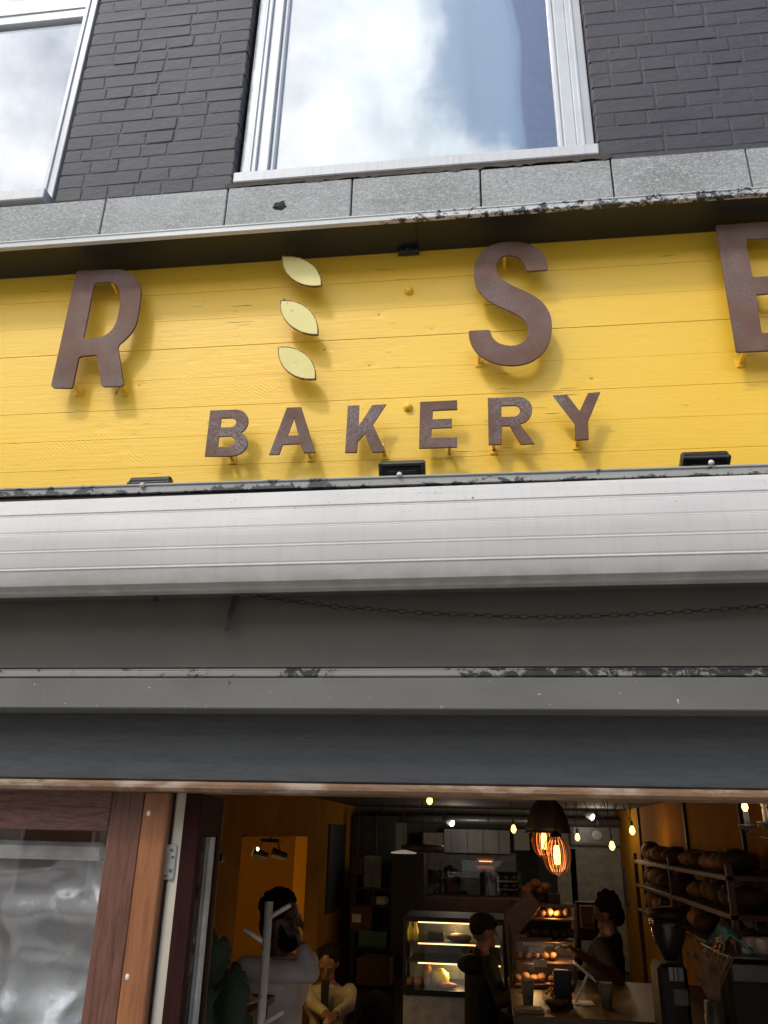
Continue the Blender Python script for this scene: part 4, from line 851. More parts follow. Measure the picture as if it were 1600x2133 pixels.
# barista
p = P(1268, 1863, 3.75); Hb = p.z; 
t4, _ = person('dark haired barista in a black t-shirt reaching left over the counter', (p.x,3.75,0), Hb, math.pi-.25, [(P(1288,2040,3.5),P(1205,1985,3.3),(0,0,1)),((p.x-.18,3.95,Hb-.50),(p.x-.38,3.8,Hb-.50),(0,0,1))], 'i_blackcloth', 'i_blackcloth', sleeve=.38, nod=.30, lean=-.10); finish(t4)
# cook in the kitchen
p = P(938, 1808, 8.2); t5, _ = person('cook in black seen through the kitchen hatch', (p.x,8.2,0), p.z, -1.9, [((p.x+.25,8.1,p.z-.55),(p.x+.05,7.95,p.z-.5),(0,0,1)),((p.x-.25,8.1,p.z-.55),(p.x-.08,7.95,p.z-.52),(0,0,1))], 'i_blackcloth', 'i_blackcloth', sleeve=.4, nod=.3, vox=.016); finish(t5)
# --- kitchen
def ibox(name, mat, x0, y0, x1, y1, Y, dp, label, cat, group=None): return tag(img_box(name, mat, x0, y0, x1, y1, Y, dp), label, cat, group)
dct = thing('ventilation_duct', 'pale metal duct running along the back of the room under the ceiling', 'duct'); a, b = P(745,1703,7.1), P(1300,1703,7.1)
MB().tube([(a.x,7.1,a.z),(b.x,7.1,a.z)], .045, 16).build('pipe', 'i_steel', dct, True)
for k in range(5): x = a.x+(b.x-a.x)*(k+.5)/5; MB().tube([(x-.01,7.1,a.z),(x+.01,7.1,a.z)], .05, 16).build('collar', 'i_steel_dk', dct); MB().tube([(x,7.1,a.z),(x,7.1,ZC)], .006, 5).build('hanger', 'i_black', dct)
finish(dct)
hood = thing('extractor_hood', 'steel extractor hood over the kitchen with a bright left end', 'hood'); img_box('body', 'i_steel', 925,1729,1062,1776,8.3,.8,hood); img_box('side_panel', 'i_paper', 882,1735,924,1772,8.35,.7,hood); img_box('skirt', 'i_steel_dk', 890,1777,1075,1812,8.5,.6,hood)
for k in range(4): x = 940+k*33; img_box('panel_joint', 'i_steel_dk', x,1729,x+1.2,1776,8.297,.01,hood,.0005)
finish(hood)
ibox('kitchen_counter', 'i_redwood', 848,1874,1090,1985,6.9,.5, 'reddish wooden kitchen pass counter behind the display case', 'counter')
gl = thing('glass_screen', 'clear glass splash screen edged in metal above the kitchen counter', 'screen'); a, b = P(850,1871,6.95), P(1090,1872,6.95); MB().bbox((a.x,6.95,P(900,1790,6.95).z),(b.x,6.956,a.z),.0005).build('pane', 'case_glass', gl); MB().tube([(a.x,6.95,a.z),(b.x,6.95,b.z)], .006, 6).build('rail', 'i_steel', gl); finish(gl)
sh_ = thing('steel_rack', 'steel kitchen rack stacked with bowls and trays behind the hatch', 'rack')
for y in (1835,1852,1870,1888): img_box('shelf', 'i_steel', 1030,y,1085,y+2,8.7,.4,sh_,.001)
for x in (1030,1084): img_box('post', 'i_steel_dk', x,1815,x+2,1985,8.7,.02,sh_,.001)
for i in range(9):
    x, y = 1036+(i%3)*18, 1835+(i//3)*17.5; q = P(x, y, 8.85); MB().lathe((q.x,8.85,q.z), [(.03,0),(.05,.03),(.052,.06),(.045,.06)], 10).build('bowl', 'i_steel', sh_)
finish(sh_)
ibox('oven', 'i_steel_dk', 960,1810,1000,1870,8.9,.5, 'stacked steel oven with a lit glass front in the kitchen', 'oven')
cl = MB().grid(lambda u, v: (P(1012+u*18,1900,7.6).x+.01*math.sin(v*6), 7.6+.03*math.sin(u*9+v*2), P(1020,1872,7.6).z+v*.33), 10, 8).build('hanging_apron', basic('blue_white_cloth', (.30,.33,.42,1), .9), None, True); cl.modifiers.new('t','SOLIDIFY').thickness = .004; tag(cl, 'pale blue white apron hanging at the kitchen hatch', 'apron')
hl = thing('heat_lamp', 'two tier copper heat lamp glowing over the kitchen pass', 'lamp')
for y in (1788,1805): img_box('tier', 'i_copper', 993,y,1030,y+5,7.2,.14,hl)
img_box('glow_tube', emis('heat_glow', (1,.45,.18,1), .9), 998,1793.5,1025,1795,7.2,.1,hl,.001); finish(hl)
# column, round shade, boxes on the left
ibox('dark_fridge', 'i_black', 812,1778,884,1990,6.2,.5, 'tall black fridge left of the kitchen hatch', 'fridge')
t = thing('drum_pendant', 'wide dark round pendant shade above the black fridge', 'lamp'); c = P(880,1775,5.6); r = (P(924,1770,5.6).x-P(836,1770,5.6).x)/2; MB().lathe((c.x,5.6,c.z), [(r,0),(r,.05),(r*.95,.062),(.02,.07)], 24).build('shade', 'i_dome', t, True); MB().tube([(c.x,5.6,c.z+.06),(c.x,5.6,ZC)], .006, 6).build('cord', 'i_black', t); finish(t)
t = thing('flat_lamp', 'small pale disc lamp hanging left of the kitchen hatch', 'lamp'); c = P(841,1778,5.3); MB().lathe((c.x,5.3,c.z), [(.11,0),(.115,.01),(.02,.03)], 24).build('disc', emis('dim_disc', (1,.85,.75,1), .10, (.5,.42,.38,1)), t, True); MB().tube([(c.x,5.3,c.z+.02),(c.x,5.3,ZC)], .004, 6).build('cord', 'i_black', t); finish(t)
sv = thing('dark_shelving', 'tall dark shelving against the back wall on the left, holding boxes and mugs', 'shelving'); img_box('back_panel', dk, 735,1700,822,2060,6.9,.05,sv)
for y in (1850,1886,1940,1975,2040): img_box('shelf', 'i_redwood', 735,y,820,y+3,6.5,.4,sv,.002)
for x in (734,776,819): img_box('upright', 'i_black', x,1700,x+3,2133,6.48,.03,sv,.002)
finish(sv)
ibox('noticeboard', basic('grey_sheet', (.18,.19,.20,1), .7), 757,1783,795,1848,6.44,.02, 'grey white sheet pinned to the dark shelving', 'sheet')
ibox('red_picture', 'i_redwood', 733,1786,757,1822,6.42,.02, 'small reddish framed picture beside the grey sheet', 'picture')
for i, (x, y) in enumerate(((778,1885),(787,1886),(797,1885))):
    q = P(x,y,6.5); q = Vector((q.x,6.6,P(x,1885,6.6).z)); t = thing('mug', '%s white mug from the left in the row on the dark shelf' % O5[i], 'mug', 'white mugs on the dark shelf'); MB().lathe(q, [(.03,0),(.036,.02),(.036,.08),(.031,.08),(.03,.01)], 14).build('cup', 'i_paper', t, True); MB().tube([q+Vector((.035,0,.065)), q+Vector((.055,0,.05)), q+Vector((.035,0,.02))], .005, 6).build('handle', 'i_paper', t); finish(t)
def crate(name, mat, x0, y0, x1, y1, Y, dp, label, cat):
    t = thing(name, label, cat); a, b = P(x0,y1,Y), P(x1,y0,Y); th = .015
    MB().bbox((a.x,Y,a.z),(b.x,Y+dp,a.z+th)).build('base', mat, t)
    MB().bbox((a.x,Y,a.z+th),(b.x,Y+th,b.z)).build('side', mat, t); MB().bbox((a.x,Y+dp-th,a.z+th),(b.x,Y+dp,b.z)).build('side', mat, t); MB().bbox((a.x,Y+th,a.z+th),(a.x+th,Y+dp-th,b.z)).build('side', mat, t); MB().bbox((b.x-th,Y+th,a.z+th),(b.x,Y+dp-th,b.z)).build('side', mat, t)
    MB().bbox((a.x-.004,Y-.005,b.z-.02),(b.x+.004,Y-.001,b.z+.003),.001).build('rim', mat, t); finish(t)
crate('cardboard_box', 'i_card', 728,1890,774,1938,6.3,.3,'brown cardboard box with a white label on the upper dark shelf','box'); ibox('paper_label','i_paper',733,1904,752,1921,6.29,.003,'crumpled white paper label on the upper brown box','label')
crate('plastic_crate', 'i_green', 746,1941,806,1972,6.3,.3,'dark green plastic crate below the brown box','crate'); crate('wooden_crate', 'i_card', 742,2000,813,2052,5.9,.35,'brown wooden crate low on the left above the black bag','crate')
bg_ = MB(); c = P(780,2110,4.9); bg_.ball((c.x,4.9,c.z-.08), (.16,.14,.24), 14, 9, wob=.04); bg_.ball((c.x,4.8,c.z-.16), (.11,.06,.12), 10, 7); tag(solid(bg_, .014, 'i_blackcloth', 'backpack', None), 'large black bag standing between the seated person and the display case', 'bag')
# white wall panel, AC, frames at the back right
ibox('wall_cabinet', wht, 1072,1728,1102,1771,7.2,.18, 'small white wall cabinet behind the dome pendant', 'cabinet')
wd_ = thing('white_door', 'pale double door in the back wall behind the barista', 'door'); img_box('leaf', basic('pale_grey_door', (.22,.21,.19,1), .6), 1172,1768,1199,2020,7.33,.04,wd_); img_box('leaf', basic('pale_grey_door', (.22,.21,.19,1), .6), 1201,1768,1302,2020,7.33,.04,wd_); finish(wd_)
vp = thing('transom_window', 'grey window with a round fan above the pale back door', 'window'); img_box('frame', wht, 1190,1712,1300,1760,7.3,.05,vp); img_box('pane', 'i_steel_dk', 1196,1724,1270,1756,7.28,.015,vp,.001); c = P(1245,1740,7.27); MB().lathe((c.x,7.27,c.z), [(.06,0),(.06,-.01),(.045,-.012)], 18, 'Y').build('fan', 'i_steel', vp); finish(vp)
fr = thing('picture_frame', 'narrow framed mirror on the wall between the back door and the corner', 'frame'); img_box('frame', 'i_redwood', 1303,1812,1330,1888,7.0,.03,fr); img_box('glass', 'i_steel_dk', 1307,1818,1325,1882,6.99,.008,fr,.001); finish(fr)
for (x, y, lb) in ((935,1711,'left white spotlight on the ceiling track at the back'),(1226,1698,'right white spotlight above the pale back door')):
    t = thing('track_spotlight', lb, 'lamp', 'white spotlights at the back'); q = P(x,y,6.4); MB().tube([q+Vector((-.05,.05,.03)), q+Vector((.03,-.02,-.015))], [.028,.034], 12).build('housing', wht, t, True); MB().tube([q+Vector((.031,-.02,-.016)), q+Vector((.037,-.026,-.019))], .03, 12).build('lens', 'i_coolspot', t); MB().tube([q+Vector((-.02,.03,.02)),(q.x-.02,6.43,ZC)], .006, 5).build('stem', 'i_black', t); plight(t, q+Vector((.08,-.08,-.10)), 7, (1,.88,.72)); finish(t)
# tangled cords
tc_ = MB()
for k in range(7):
    x = 1180+k*20; a = P(x,1700,5.2); b = P(x+random.randint(-40,40),1690,5.0); q = [Vector((a.x,5.2,ZC)), Vector(((a.x*2+b.x)/3,5.1,ZC-.05-random.random()*.07)), Vector(((a.x+2*b.x)/3,5.1,ZC-.08-random.random()*.08)), Vector((b.x,5.0,ZC))]
    tc_.tube(q, .0035, 5)
tag(tc_.build('cable_tangle', 'i_black'), 'tangle of black lamp cables looping under the ceiling', 'cables')
# --- pastry display case
dc = thing('display_case', 'black framed lit glass display fridge with cakes and squash on its shelves', 'display case'); Yc = 4.05; D_ = .5
a, b = P(840,2060,Yc), P(1052,1916,Yc); x0, x1, z0, z1 = a.x, b.x, a.z, b.z; MB().bbox((x0,Yc,z0-.035),(x1,Yc+D_,z0)).build('base_rail', 'i_black', dc); MB().bbox((x0,Yc,z1-.03),(x1,Yc+D_,z1)).build('top', 'i_black', dc)
for x in (x0, x1-.022): MB().bbox((x,Yc,z0+.0005),(x+.022,Yc+.022,z1-.0305)).build('post', 'i_black', dc)
MB().bbox((x0,Yc+D_-.02,z0),(x1,Yc+D_,z1-.03)).build('back', 'i_steel_dk', dc); MB().bbox((x0+.0225,Yc+.004,z0+.001),(x1-.0225,Yc+.008,z1-.031),.0005).build('front_pane', 'case_glass', dc)
for i, y in enumerate((1921.5,1966,2007)):
    z = P(940,y,Yc+.03).z; q = MB().bbox((x0+.03,Yc+.03,z-.004),(x1-.03,Yc+D_-.03,z+.004),.001).build('shelf', 'i_steel_dk', dc); MB().bbox((x0+.10,Yc+.024,z-.008),(x1-.04,Yc+.0295,z-.0005),.0005).build('light_strip', 'i_strip', q)
plight(dc, ((x0+x1)/2, Yc+.15, P(940,1930,Yc).z-.02), 4.5, (1,.62,.24), .03); plight(dc, ((x0+x1)/2, Yc+.15, P(940,2012,Yc).z-.02), 8, (1,.62,.24), .03)
MB().bbox((x0,Yc+.01,0),(x1,Yc+D_,z0-.036)).build('front_panel', basic('pale_front', (.50,.46,.42,1), .25, bump=.05), dc); finish(dc)
zS = P(940,2007,Yc+.03).z; zM = P(940,1966,Yc+.03).z
def food(name, mat, x, z, r, label, grp=None, wob=.05, Yo=.12): 
    q = P(x, 1990, Yc+Yo); return tag(MB().ball((q.x, Yc+Yo, z+r[2]), r, 14, 9, wob=wob).build(name, 'i_'+mat, None, True), label, 'food', grp)
food('squash','yellowveg',917,z0,(.065,.05,.06),'bright yellow squash at the bottom of the display case'); 
for i, x in enumerate((855,872,1000,1018)): food('pastry','bread',x,z0,(.04,.05,.028+.004*(i%2)),'%s golden pastry from the left on the bottom of the display case' % O5[i],'pastries at the bottom of the display case')
food('loaf','bread',890,z0,(.035,.06,.075),'upright brown loaf beside the yellow squash'); food('long_loaf','bread',930,z0,(.075,.035,.022),'long glazed loaf in front of the squash',None,.03,.07)
food('dark_loaf','darkbread',958,zM,(.09,.06,.03),'dark flat cake on the upper shelf of the display case'); bx = P(908,1966,Yc+.12); tag(MB().bbox((bx.x-.06,Yc+.1,zM+.004),(bx.x+.06,Yc+.2,zM+.06)).build('black_tub','i_black'),'black box in the middle of the upper display shelf','box')
for i, x in enumerate((855,866)):
    q = P(x,1960,Yc+.12); tag(MB().lathe((q.x,Yc+.12,zM+.004), [(.02,0),(.022,.06),(.01,.1),(.009,.14)], 12).build('bottle','i_yellowveg',None,True),'small pale bottle on the upper display shelf, '+('leftmost' if i == 0 else 'next to the leftmost one'),'bottle','bottles in the display case')
# --- wooden gabled pastry cabinet
pc = thing('pastry_cabinet', 'wooden house shaped pastry cabinet with sloping roof on the counter, full of baked goods', 'cabinet'); Yp = 3.35
pa_ = lambda x, y, Y=Yp: P(x, y, Y)
outer = [pa_(1052,1900), pa_(1098,1858), pa_(1125,1888), pa_(1198,1888), pa_(1200,2040), pa_(1070,2055)]
roof = MB().extr([pa_(1050,1905),pa_(1097,1857),pa_(1123,1886),pa_(1072,1950)], (.02,.02,0)).build('sloping_lid', 'i_wood', pc)
def stick(nm, a, b, w_=.012, par=pc): return MB().tube([a, b], w_, 4).build(nm, 'i_wood', par)
for (a, b) in (((1052,1905),(1065,2058)),((1072,1952),(1072,2055)),((1072,1952),(1123,1887)),((1123,1887),(1200,1887)),((1198,1888),(1199,2050)),((1070,1956),(1150,1956)),((1068,2055),(1200,2053))): stick('frame_bar', pa_(*a), pa_(*b))
for (a, b) in (((1123,1887),(1198,1888)),((1072,2053),(1199,2053)),((1098,1960),(1197,1960)),((1075,2005),(1197,2005)),((1100,1915),(1197,1915))):
    u, v = pa_(*a), pa_(*b); MB().bbox((u.x,Yp+.01,u.z-.006),(v.x,Yp+.38,u.z+.006)).build('shelf', 'i_wood', pc)
u, v = pa_(1072,2053), pa_(1199,1890); MB().bbox((u.x,Yp+.37,u.z),(v.x,Yp+.385,v.z)).build('back_panel', 'i_redwood', pc); MB().bbox((u.x+.01,Yp+.002,u.z+.01),(v.x-.01,Yp+.005,pa_(1100,1960).z),.0005).build('front_pane', 'case_glass', pc); plight(pc, pa_(1150,1900,Yp+.05), 2.2, (1,.6,.25), .02); plight(pc, pa_(1160,1975,Yp+.04), 2.4, (1,.6,.25), .02); plight(pc, pa_(1110,2015,Yp+.04), 1.6, (1,.6,.25), .02); finish(pc)  # point lights without fixtures, added to brighten the baked goods
# lettered sticker strip on the cabinet glass
random.seed(3)
for (yb, n, xs, mt) in ((2053,6,1080,'bread'),(2005,5,1082,'bread'),(1960,6,1105,'darkbread'),(1915,5,1112,'bread')):
    for i in range(n):
        q = pa_(xs+i*18, yb); r = (random.uniform(.026,.036), random.uniform(.03,.045), random.uniform(.018,.028)); tag(MB().ball((q.x,Yp+.09,q.z+.006+r[2]), r, 10, 7, rot=R_(random.uniform(-.4,.4),3,'Y'), wob=.09).build('pastry','i_'+mt,None,True),'%s browned pastry from the left on the %s of the gabled cabinet' % (O5[i], {2053:'bottom shelf',2005:'second lowest shelf',1960:'middle shelf',1915:'top shelf'}[yb]),'pastry','pastries in the gabled wooden cabinet')
for (x0_,y0_,x1_,y1_,lb) in ((1102,1972,1134,1985,'upper white price card on the gabled cabinet'),(1112,2000,1139,2014,'lower white price card on the gabled cabinet')): tag(img_box('price_card','i_paper',x0_,y0_,x1_,y1_,Yp-.01,.002,r=.0004),lb,'card')
tag(img_box('handle_sign','i_paper',1089,1965,1152,1969,Yp-.006,.001,r=.0002),'thin strip of white lettering across the cabinet glass','lettering'); 
q = pa_(1155,1884,Yp+.15); tag(MB().bbox((q.x-.035,Yp+.1,q.z-.003),(q.x+.035,Yp+.17,q.z+.065)).build('small_box','i_black'),'small black cube on top of the gabled cabinet','box')
bk = thing('bread_basket','wicker basket of rolls on top of the gabled cabinet','basket'); q = pa_(1118,1882,Yp+.25); q.z = pa_(1150,1886,Yp+.2).z-.01; MB().lathe((q.x,Yp+.25,q.z), [(.07,0),(.10,.07),(.104,.075),(.09,.07),(.06,.01)], 18).build('wicker','i_redwood',bk)
finish(bk)
for i in range(5): tag(MB().ball((q.x-.06+.03*i,Yp+.25+.02*(i%2),q.z+.095+.02*(i%3)), (.036,.04,.028), 10, 7, wob=.06).build('bread_roll','i_bread',None,True),'%s bread roll from the left in the basket above the gabled cabinet' % O5[i],'bread','rolls in the wicker basket')
# --- counter
cn = thing('service_counter','long wooden service counter holding the pastry cabinet and till','counter'); zc_ = pa_(1130,2056).z-.012; xa, xb = P(1062,2060,3.3).x, XR-.02
MB().bbox((xa,2.55,zc_-.04),(xb,3.75,zc_)).build('top','i_wood',cn); MB().bbox((xa+.03,2.62,0),(xb,2.66,zc_-.041)).build('front_panel','i_redwood',cn); MB().bbox((xa+.03,2.66,0),(xa+.06,3.7,zc_-.041)).build('side_panel','i_redwood',cn); finish(cn)
ps = thing('tablet_stand','white tablet till on a slanted white stand beside the barista','tablet'); Yq = 2.95; b0 = P(1215,2080,Yq); b0.z = zc_
MB().bbox((b0.x-.055,Yq-.06,zc_),(b0.x+.055,Yq+.06,zc_+.008)).build('base','i_paper',ps); MB().tube([(b0.x-.04,Yq,zc_+.008),(P(1225,2028,Yq).x,Yq,P(1225,2028,Yq).z)], .008, 8).build('arm','i_paper',ps)
u, v = P(1200,2008,Yq), P(1243,2045,Yq); d = (v-u).normalized(); n_ = Vector((-d.z,0,d.x)); tm = MB().extr([u,v,v+n_*-.008,u+n_*-.008], (0,.16,0)); tm.build('tablet','i_paper',ps); finish(ps)
for i, (x, y, lb) in enumerate(((1262,2060,'short stack of paper cups on the counter right of the tablet till'),(1100,2085,'squat stack of paper cups at the near left corner of the counter'))):
    q = P(x, y, 2.85); t = thing('paper_cups', lb, 'cups')
    for k in range(4): MB().lathe((q.x,2.85,zc_+.012*k), [(.026,0),(.036,.085),(.038,.088),(.034,.085)], 14).build('cup','i_cream',t,True)
    finish(t)
nb = P(1110,2110,2.65); tag(MB().bbox((nb.x-.09,2.6,zc_),(nb.x+.06,2.72,zc_+.012)).bbox((nb.x-.085,2.605,zc_+.0125),(nb.x+.05,2.71,zc_+.02)).build('napkins','i_cream'),'flat stack of cream napkins on the counter in front of the capped person','napkins')
mc = thing('card_reader','black payment terminal on the counter in front of the till','terminal'); q = P(1170,2050,2.9); q.z = zc_; MB().bbox((q.x-.05,2.8,zc_),(q.x+.05,2.95,zc_+.02)).build('base','i_black',mc); MB().bbox((q.x-.045,2.86,zc_+.02),(q.x+.05,2.93,zc_+.17),.01).build('screen','i_black',mc); finish(mc)
gt = thing('sweets_jar','small glass jar with glittering gold wraps on the counter','jar'); q = P(1143,2040,2.9); MB().lathe((q.x,2.9,zc_), [(.035,0),(.038,.08),(.03,.1)], 14).build('jar','case_glass',gt)
for i in range(12): MB().ball((q.x+random.uniform(-.02,.02),2.9+random.uniform(-.02,.02),zc_+.012+i*.006), .009, 6, 5).build('sweet','i_gold',gt)
finish(gt)
bw = thing('tip_bowl','shallow wooden bowl on the counter below the price cards','bowl'); q = P(1158,2085,2.75); MB().lathe((q.x,2.75,zc_), [(.03,0),(.065,.04),(.068,.045),(.055,.035),(.02,.01)], 18).build('bowl','i_wood',bw,True); finish(bw)
# framed coffee bag behind barista
cf = thing('coffee_bag','tall buff paper coffee bag on a dark shelf behind the barista','bag'); img_box('bag','i_card',1212,1888,1237,1936,4.6,.1,cf); img_box('label_band','i_black',1217,1925,1233,1928,4.597,.002,cf,.0003); finish(cf)
ibox('dark_shelf','i_black',1204,1880,1247,1958,4.72,.1,'dark upright shelf behind the buff coffee bag','shelf')
# --- grinder
gr = thing('coffee_grinder','black coffee grinder with a dark bean hopper on the right','grinder'); Yg = 2.3; c = P(1385,1890,Yg); u = lambda px: px/1640*(Yg+2.26)
zf_ = lambda y: P(1388,y,Yg).z
MB().lathe((c.x,Yg,0), [(u(26),zf_(1914)),(u(34),zf_(1908)),(u(34),zf_(1900)),(u(30),zf_(1894)),(u(12),zf_(1890))], 20).build('lid','i_black',gr,True)
MB().lathe((c.x,Yg,0), [(u(8),zf_(1880)-.012),(u(10),zf_(1880)),(u(9),zf_(1872)),(u(4),zf_(1868))], 14).build('lid_knob','i_black',gr,True)
MB().lathe((c.x+.004,Yg,0), [(u(11),zf_(2000)),(u(20),zf_(1976)),(u(29),zf_(1950)),(u(31),zf_(1925)),(u(32),zf_(1915))], 20).build('hopper',basic('smoked_hopper',(.035,.026,.024,1),.15),gr,True)
q = P(1400,2030,Yg); MB().bbox((q.x-u(30),Yg-.1,1.02),(q.x+u(20),Yg+.12,zf_(2003)),.02).build('body','i_black',gr); MB().bbox((q.x-u(12),Yg-.103,zf_(2036)),(q.x+u(12),Yg-.1,zf_(2008)),.001).build('chrome_plate','i_steel',gr)
for k in (-4,3): MB().bbox((q.x+u(k)-.003,Yg-.106,zf_(2035)),(q.x+u(k)+.002,Yg-.1031,zf_(2009)),.0005).build('bar','i_black',gr)
MB().bbox((q.x-u(8),Yg-.103,zf_(2085)),(q.x+u(16),Yg-.1,zf_(2052)),.001).build('display','i_steel_dk',gr); finish(gr)
cb = thing('bar_counter','low dark bar counter at the right edge carrying the grinder and coffee machine','counter'); MB().bbox((P(1340,2133,2.1).x,1.7,.98),(XR-.02,2.52,1.02)).build('top','i_wood',cb); MB().bbox((P(1340,2133,2.1).x+.02,1.75,0),(XR-.02,1.78,.979)).build('front_panel','i_redwood',cb); finish(cb)
# espresso machine, cloth, cups
em = thing('coffee_machine','large black coffee machine at the right edge','coffee machine'); ms0 = P(1505,2133,2.2).x; zt2 = P(1560,1998,2.0).z; MB().bbox((ms0,2.0,1.05),(XR-.03,2.45,zt2),.02).build('body','i_black',em); MB().bbox((ms0+.02,1.985,zt2-.09),(XR-.05,1.999,zt2-.02),.003).build('front_band','i_steel_dk',em); MB().bbox((ms0-.0,1.98,zt2),(XR-.03,2.46,zt2+.012),.003).build('cup_tray','i_steel_dk',em)
for x in (.05,.3): MB().bbox((ms0+x,2.0,1.02),(ms0+x+.04,2.05,1.05)).build('foot','i_black',em)
finish(em)
for i in range(5):
    x = P(1555+i*14,1985,2.15).x; zz_ = zt2+.012; t = thing('coffee_cup','%s white cup from the left, upside down on the coffee machine' % O5[i],'cup','white cups on the coffee machine'); MB().lathe((x,2.12+.03*(i%2),zz_), [(.036,0),(.035,.02),(.026,.06),(.018,.065)], 14).build('cup','i_paper',t,True); MB().tube([(x+.033,2.12,zz_+.045),(x+.05,2.12,zz_+.035),(x+.035,2.12,zz_+.015)], .004, 5).build('handle','i_paper',t); finish(t)
th_ = MB(); c = P(1520,1948,2.1)
def clothf(u_, v_):
    x = -.12+.24*u_; y = -.08+.16*v_; h_ = .055*math.exp(-((x+.04)**2+y*y)/.004)+.06*(1-abs(x)/.13)+.008*math.sin(x*90+y*30)+.006*math.sin(y*120)
    return (c.x+x*.8, 2.1+y, c.z-.045+h_-.03*u_)
t = MB().grid(clothf, 24, 16).build('tea_towel','i_teal',None,True); t.modifiers.new('t','SOLIDIFY').thickness = .004; tag(t,'crumpled teal cloth draped on top of the coffee machine','cloth')
# flowers in vase
vf = thing('dried_flowers','bunch of dried stalks and dark blooms in a grey vase','flowers'); Yv = 1.85; c = P(1487,2110,Yv); zb2 = 1.02
MB().lathe((c.x,Yv,zb2), [(.045,0),(.055,.08),(.045,.2),(.035,P(1487,2085,Yv).z-zb2)], 18).build('vase','i_steel_dk',vf,True); zv = P(1487,2085,Yv).z
for i in range(34):
    ang, sp = random.uniform(-.75,.65), random.uniform(.09,.26); top = Vector((c.x+math.sin(ang)*sp*.8, Yv+random.uniform(-.06,.06), zv+math.cos(ang)*sp)); MB().tube([(c.x+random.uniform(-.02,.02),Yv,zv-.03),((c.x+top.x)/2+random.uniform(-.01,.01),Yv,(zv+top.z)/2),top], [.0016,.0018,.004], 5).build('stalk','i_straw',vf)
    if i % 4 == 0: MB().ball(top, random.uniform(.008,.014), 8, 6, wob=.2).build('bloom','i_mauve',vf)
finish(vf)
gt2 = thing('gold_ornament','sparkling gold bead ornament beside the teal cloth','ornament')
for i in range(26): p_ = P(1497+random.gauss(0,5)+(i%3-1)*4,1950+i*1.4,1.98); MB().ball(p_, random.uniform(.003,.006), 6, 5).build('bead','i_gold',gt2)
plight(gt2, P(1497,1960,1.9), .15, (1,.6,.3), .01); finish(gt2)  # added point light makes the beads glint; the ornament is no lamp
# --- bread shelves on the right wall
bs = thing('bread_shelves','dark wooden bread shelves along the mustard right wall','shelves'); ya0, ya1 = Yat(1590,1850,XR), Yat(1400,1850,XR)
ya0 = .6+ya0*.6
sh_z = [P(1420,1793,ya1).z, P(1420,1842,ya1).z, P(1420,1893,ya1).z]
for i, z in enumerate(sh_z):
    z_ = z; MB().bbox((XR-.28,ya0,z_-.025),(XR-.001,ya1,z_)).build('shelf','i_redwood',bs)
for y in (ya0, (ya0+ya1)/2, ya1-.03): MB().bbox((XR-.28,y,1.0),(XR-.25,y+.03,sh_z[0]+.05)).build('upright','i_redwood',bs)
MB().bbox((XR-.02,ya0,1.0),(XR-.002,(ya0+ya1)/2+.3,sh_z[0]+.02)).build('back_panel','i_redwood',bs); finish(bs)
random.seed(11)
ORD = ('first','second','third','fourth','fifth','sixth','seventh','eighth','ninth','tenth','eleventh','twelfth')
for i, z in enumerate(sh_z):
    y = ya1-.12; nn = 0
    while y > ya0+.1:
        r = (random.uniform(.07,.1), random.uniform(.08,.13), random.uniform(.045,.07)); lo_ = MB().ball((XR-.15,y,z+r[2]*.95), r, 14, 9, rot=R_(random.uniform(-.35,.35),3,'Z')@R_(random.uniform(-.12,.12),3,'X'), wob=.035); mt = random.choice(('bread','darkbread','darkbread'))
        t = thing('bread_loaf', '%s crusty loaf from the far end of the %s bread shelf' % (ORD[min(nn,11)], ('top','middle','lowest')[i]), 'bread', 'loaves on the right wall shelves'); lo_.build('crust','i_'+mt,t,True); MB().tube([(XR-.21,y-.03,z+r[2]*1.85),(XR-.15,y,z+r[2]*1.97),(XR-.1,y+.03,z+r[2]*1.85)], .006, 6).build('score_mark','i_cream',t); finish(t); nn += 1; y -= r[1]*2+random.choice((.0,.03,.28))
tr = thing('wall_rails','thin black vertical rails on the mustard wall','rails')
for x in (1337,1436,1555): yy = Yat(x,1750,XR); MB().bbox((XR-.02,yy,1.4),(XR-.002,yy+.03,ZC-.001)).build('rail','i_black',tr)
finish(tr)
# --- chandelier
cdl = thing('chandelier','ornate metal chandelier with electric candles at the upper right of the doorway','chandelier'); Yh = 1.2
for (x, y, lit) in ((1553,1690,1),(1592,1684,0),(1660,1692,1)):
    q = P(x,y,Yh); arm = MB(); ca = MB().lathe((q.x,Yh,q.z-.03), [(.010,-.02),(.010,.03)], 12).build('candle','i_rackwhite',cdl); MB().lathe((q.x,Yh,q.z-.055), [(.004,-.012),(.02,-.008),(.030,.0),(.036,.004),(.034,.006),(.008,.003)], 18).build('saucer','i_steel',cdl,True)
    MB().lathe((q.x,Yh,q.z), [(.006,0),(.012,.012),(.011,.024),(.004,.038)], 12).build('bulb','i_bulb' if lit else 'i_paper',cdl,True)
    if lit: MB().tube([(q.x,Yh,q.z+.008),(q.x,Yh,q.z+.02)], .003, 6).build('filament','i_filament',cdl); plight(cdl,(q.x,Yh+.03,q.z+.02),.5)
    ctr = P(1640,1760,Yh+.1); MB().tube([(q.x,Yh,q.z-.068),(q.x-.008,Yh,q.z-.082),(q.x,Yh,q.z-.092),(q.x+.03,Yh,q.z-.09),((q.x+ctr.x)/2,Yh+.05,q.z-.10),(ctr.x,Yh+.1,ctr.z)], .0035, 6).build('arm','i_steel_dk',cdl,True)
    for k in range(8): aa = k*.785; MB().ball((q.x+.03*math.cos(aa),Yh+.03*math.sin(aa),q.z-.064), .004, 6, 5).build('bead','i_steel',cdl)
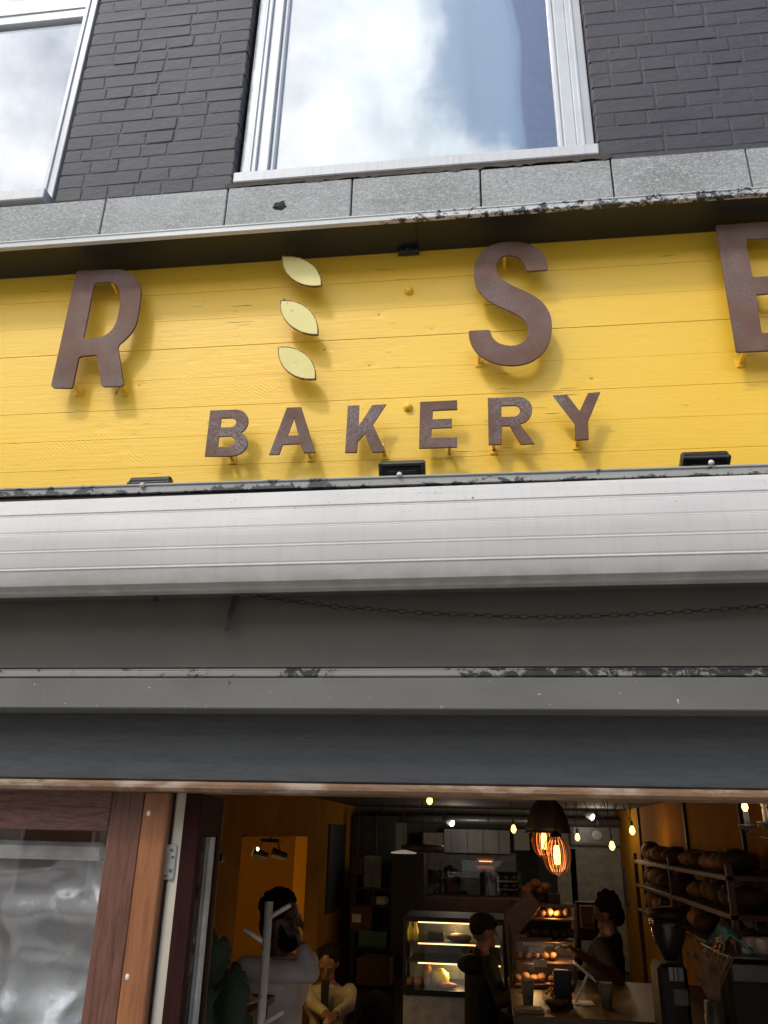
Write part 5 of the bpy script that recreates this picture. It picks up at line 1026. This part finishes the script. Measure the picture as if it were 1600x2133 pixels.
MB().lathe((ctr.x,Yh+.1,ctr.z), [(.01,-.03),(.03,0),(.012,.05),(.008,ZC-ctr.z)], 12).build('stem','i_steel_dk',cdl); finish(cdl)
# --- plastic sheet and plants behind the shop window
import mathutils
def crumple(u, v):
    a, b = P(-1100,1750,.02), P(300,1750,.02); x = a.x+(b.x-a.x)*u; z = a.z-(1-v)*1.15
    n = mathutils.noise.noise; rid = lambda p: 1-abs(n(Vector(p)))*2
    y = .14+.08*n(Vector((x*2.1+z*.8, z*1.7, 3.1)))-.045*rid((x*2.9+z*2.1, z*1.6-x*1.3, .4))-.010*rid((x*7-z*6, z*4+x*3, 7.4))-.030*rid((x*9, z*.9, 5))*(1-v)**.6
    k = math.exp(-((v-.86)/.05)**2-((x+1.22)/.22)**2); return (x, y-.05*k, z)
ps_m = NT('crinkled_clear_plastic'); ps_m.t.nodes.remove(ps_m.b)
tr_ = ps_m.n('ShaderNodeBsdfTransparent'); tr_.inputs[0].default_value = (.80,.82,.80,1); gg = ps_m.n('ShaderNodeBsdfGlossy'); gg.inputs['Roughness'].default_value = .27; gg.inputs[0].default_value = (.95,.97,1,1); df = ps_m.n('ShaderNodeBsdfDiffuse'); df.inputs[0].default_value = (.75,.77,.78,1)
bb = ps_m.n('ShaderNodeBump'); bb.inputs['Strength'].default_value = .2; bb.inputs['Distance'].default_value = .02; ps_m.link(ps_m.noise((1,1,.5), 16, 4, .5), bb.inputs['Height']); ps_m.link(bb.outputs[0], gg.inputs['Normal'])
m1 = ps_m.n('ShaderNodeMixShader'); m1.inputs[0].default_value = .24; m2_ = ps_m.n('ShaderNodeMixShader'); m2_.inputs[0].default_value = .26
ps_m.link(tr_.outputs[0], m1.inputs[1]); ps_m.link(df.outputs[0], m1.inputs[2]); ps_m.link(m1.outputs[0], m2_.inputs[1]); ps_m.link(gg.outputs[0], m2_.inputs[2]); ps_m.link(m2_.outputs[0], ps_m.out.inputs[0])
t = MB().grid(crumple, 260, 150).build('plastic_sheet', ps_m.m, None, True); tag(t, 'crinkled clear plastic sheet hanging behind the left shop window', 'plastic sheet')
t = MB().bbox((X0+.1,.03,P(100,1790,.05).z),(P(222,1770,.05).x,.07,P(100,1752,.05).z),.012).build('roller_blind','i_paper'); tag(t,'rolled pale blind across the top of the left shop window','blind')
VP = thing('window_plant','dark broad leaved plant behind the plastic sheet in the left window','plant')
for (x,y,s_,a_,b_,c_) in ((40,1960,.14,.1,.3,.4),(95,1930,.12,.2,-.3,-.4),(25,2080,.15,-.1,.2,.2),(120,2060,.13,.3,.4,-.3),(190,2000,.11,.1,-.4,.3),(160,2110,.12,0,.2,.6)):
    p = P(x,y,.42); mleaf(p, s_, a_, b_, c_, VP); MB().tube([p, Vector((P(90,2133,.5).x,.55,.4))], .006, 6).build('stem','i_stem',VP)
MB().lathe((P(90,2133,.5).x,.55,0), [(.12,0),(.16,.35),(.17,.4),(.14,.38)], 20).build('pot','i_terracotta',VP); finish(VP)
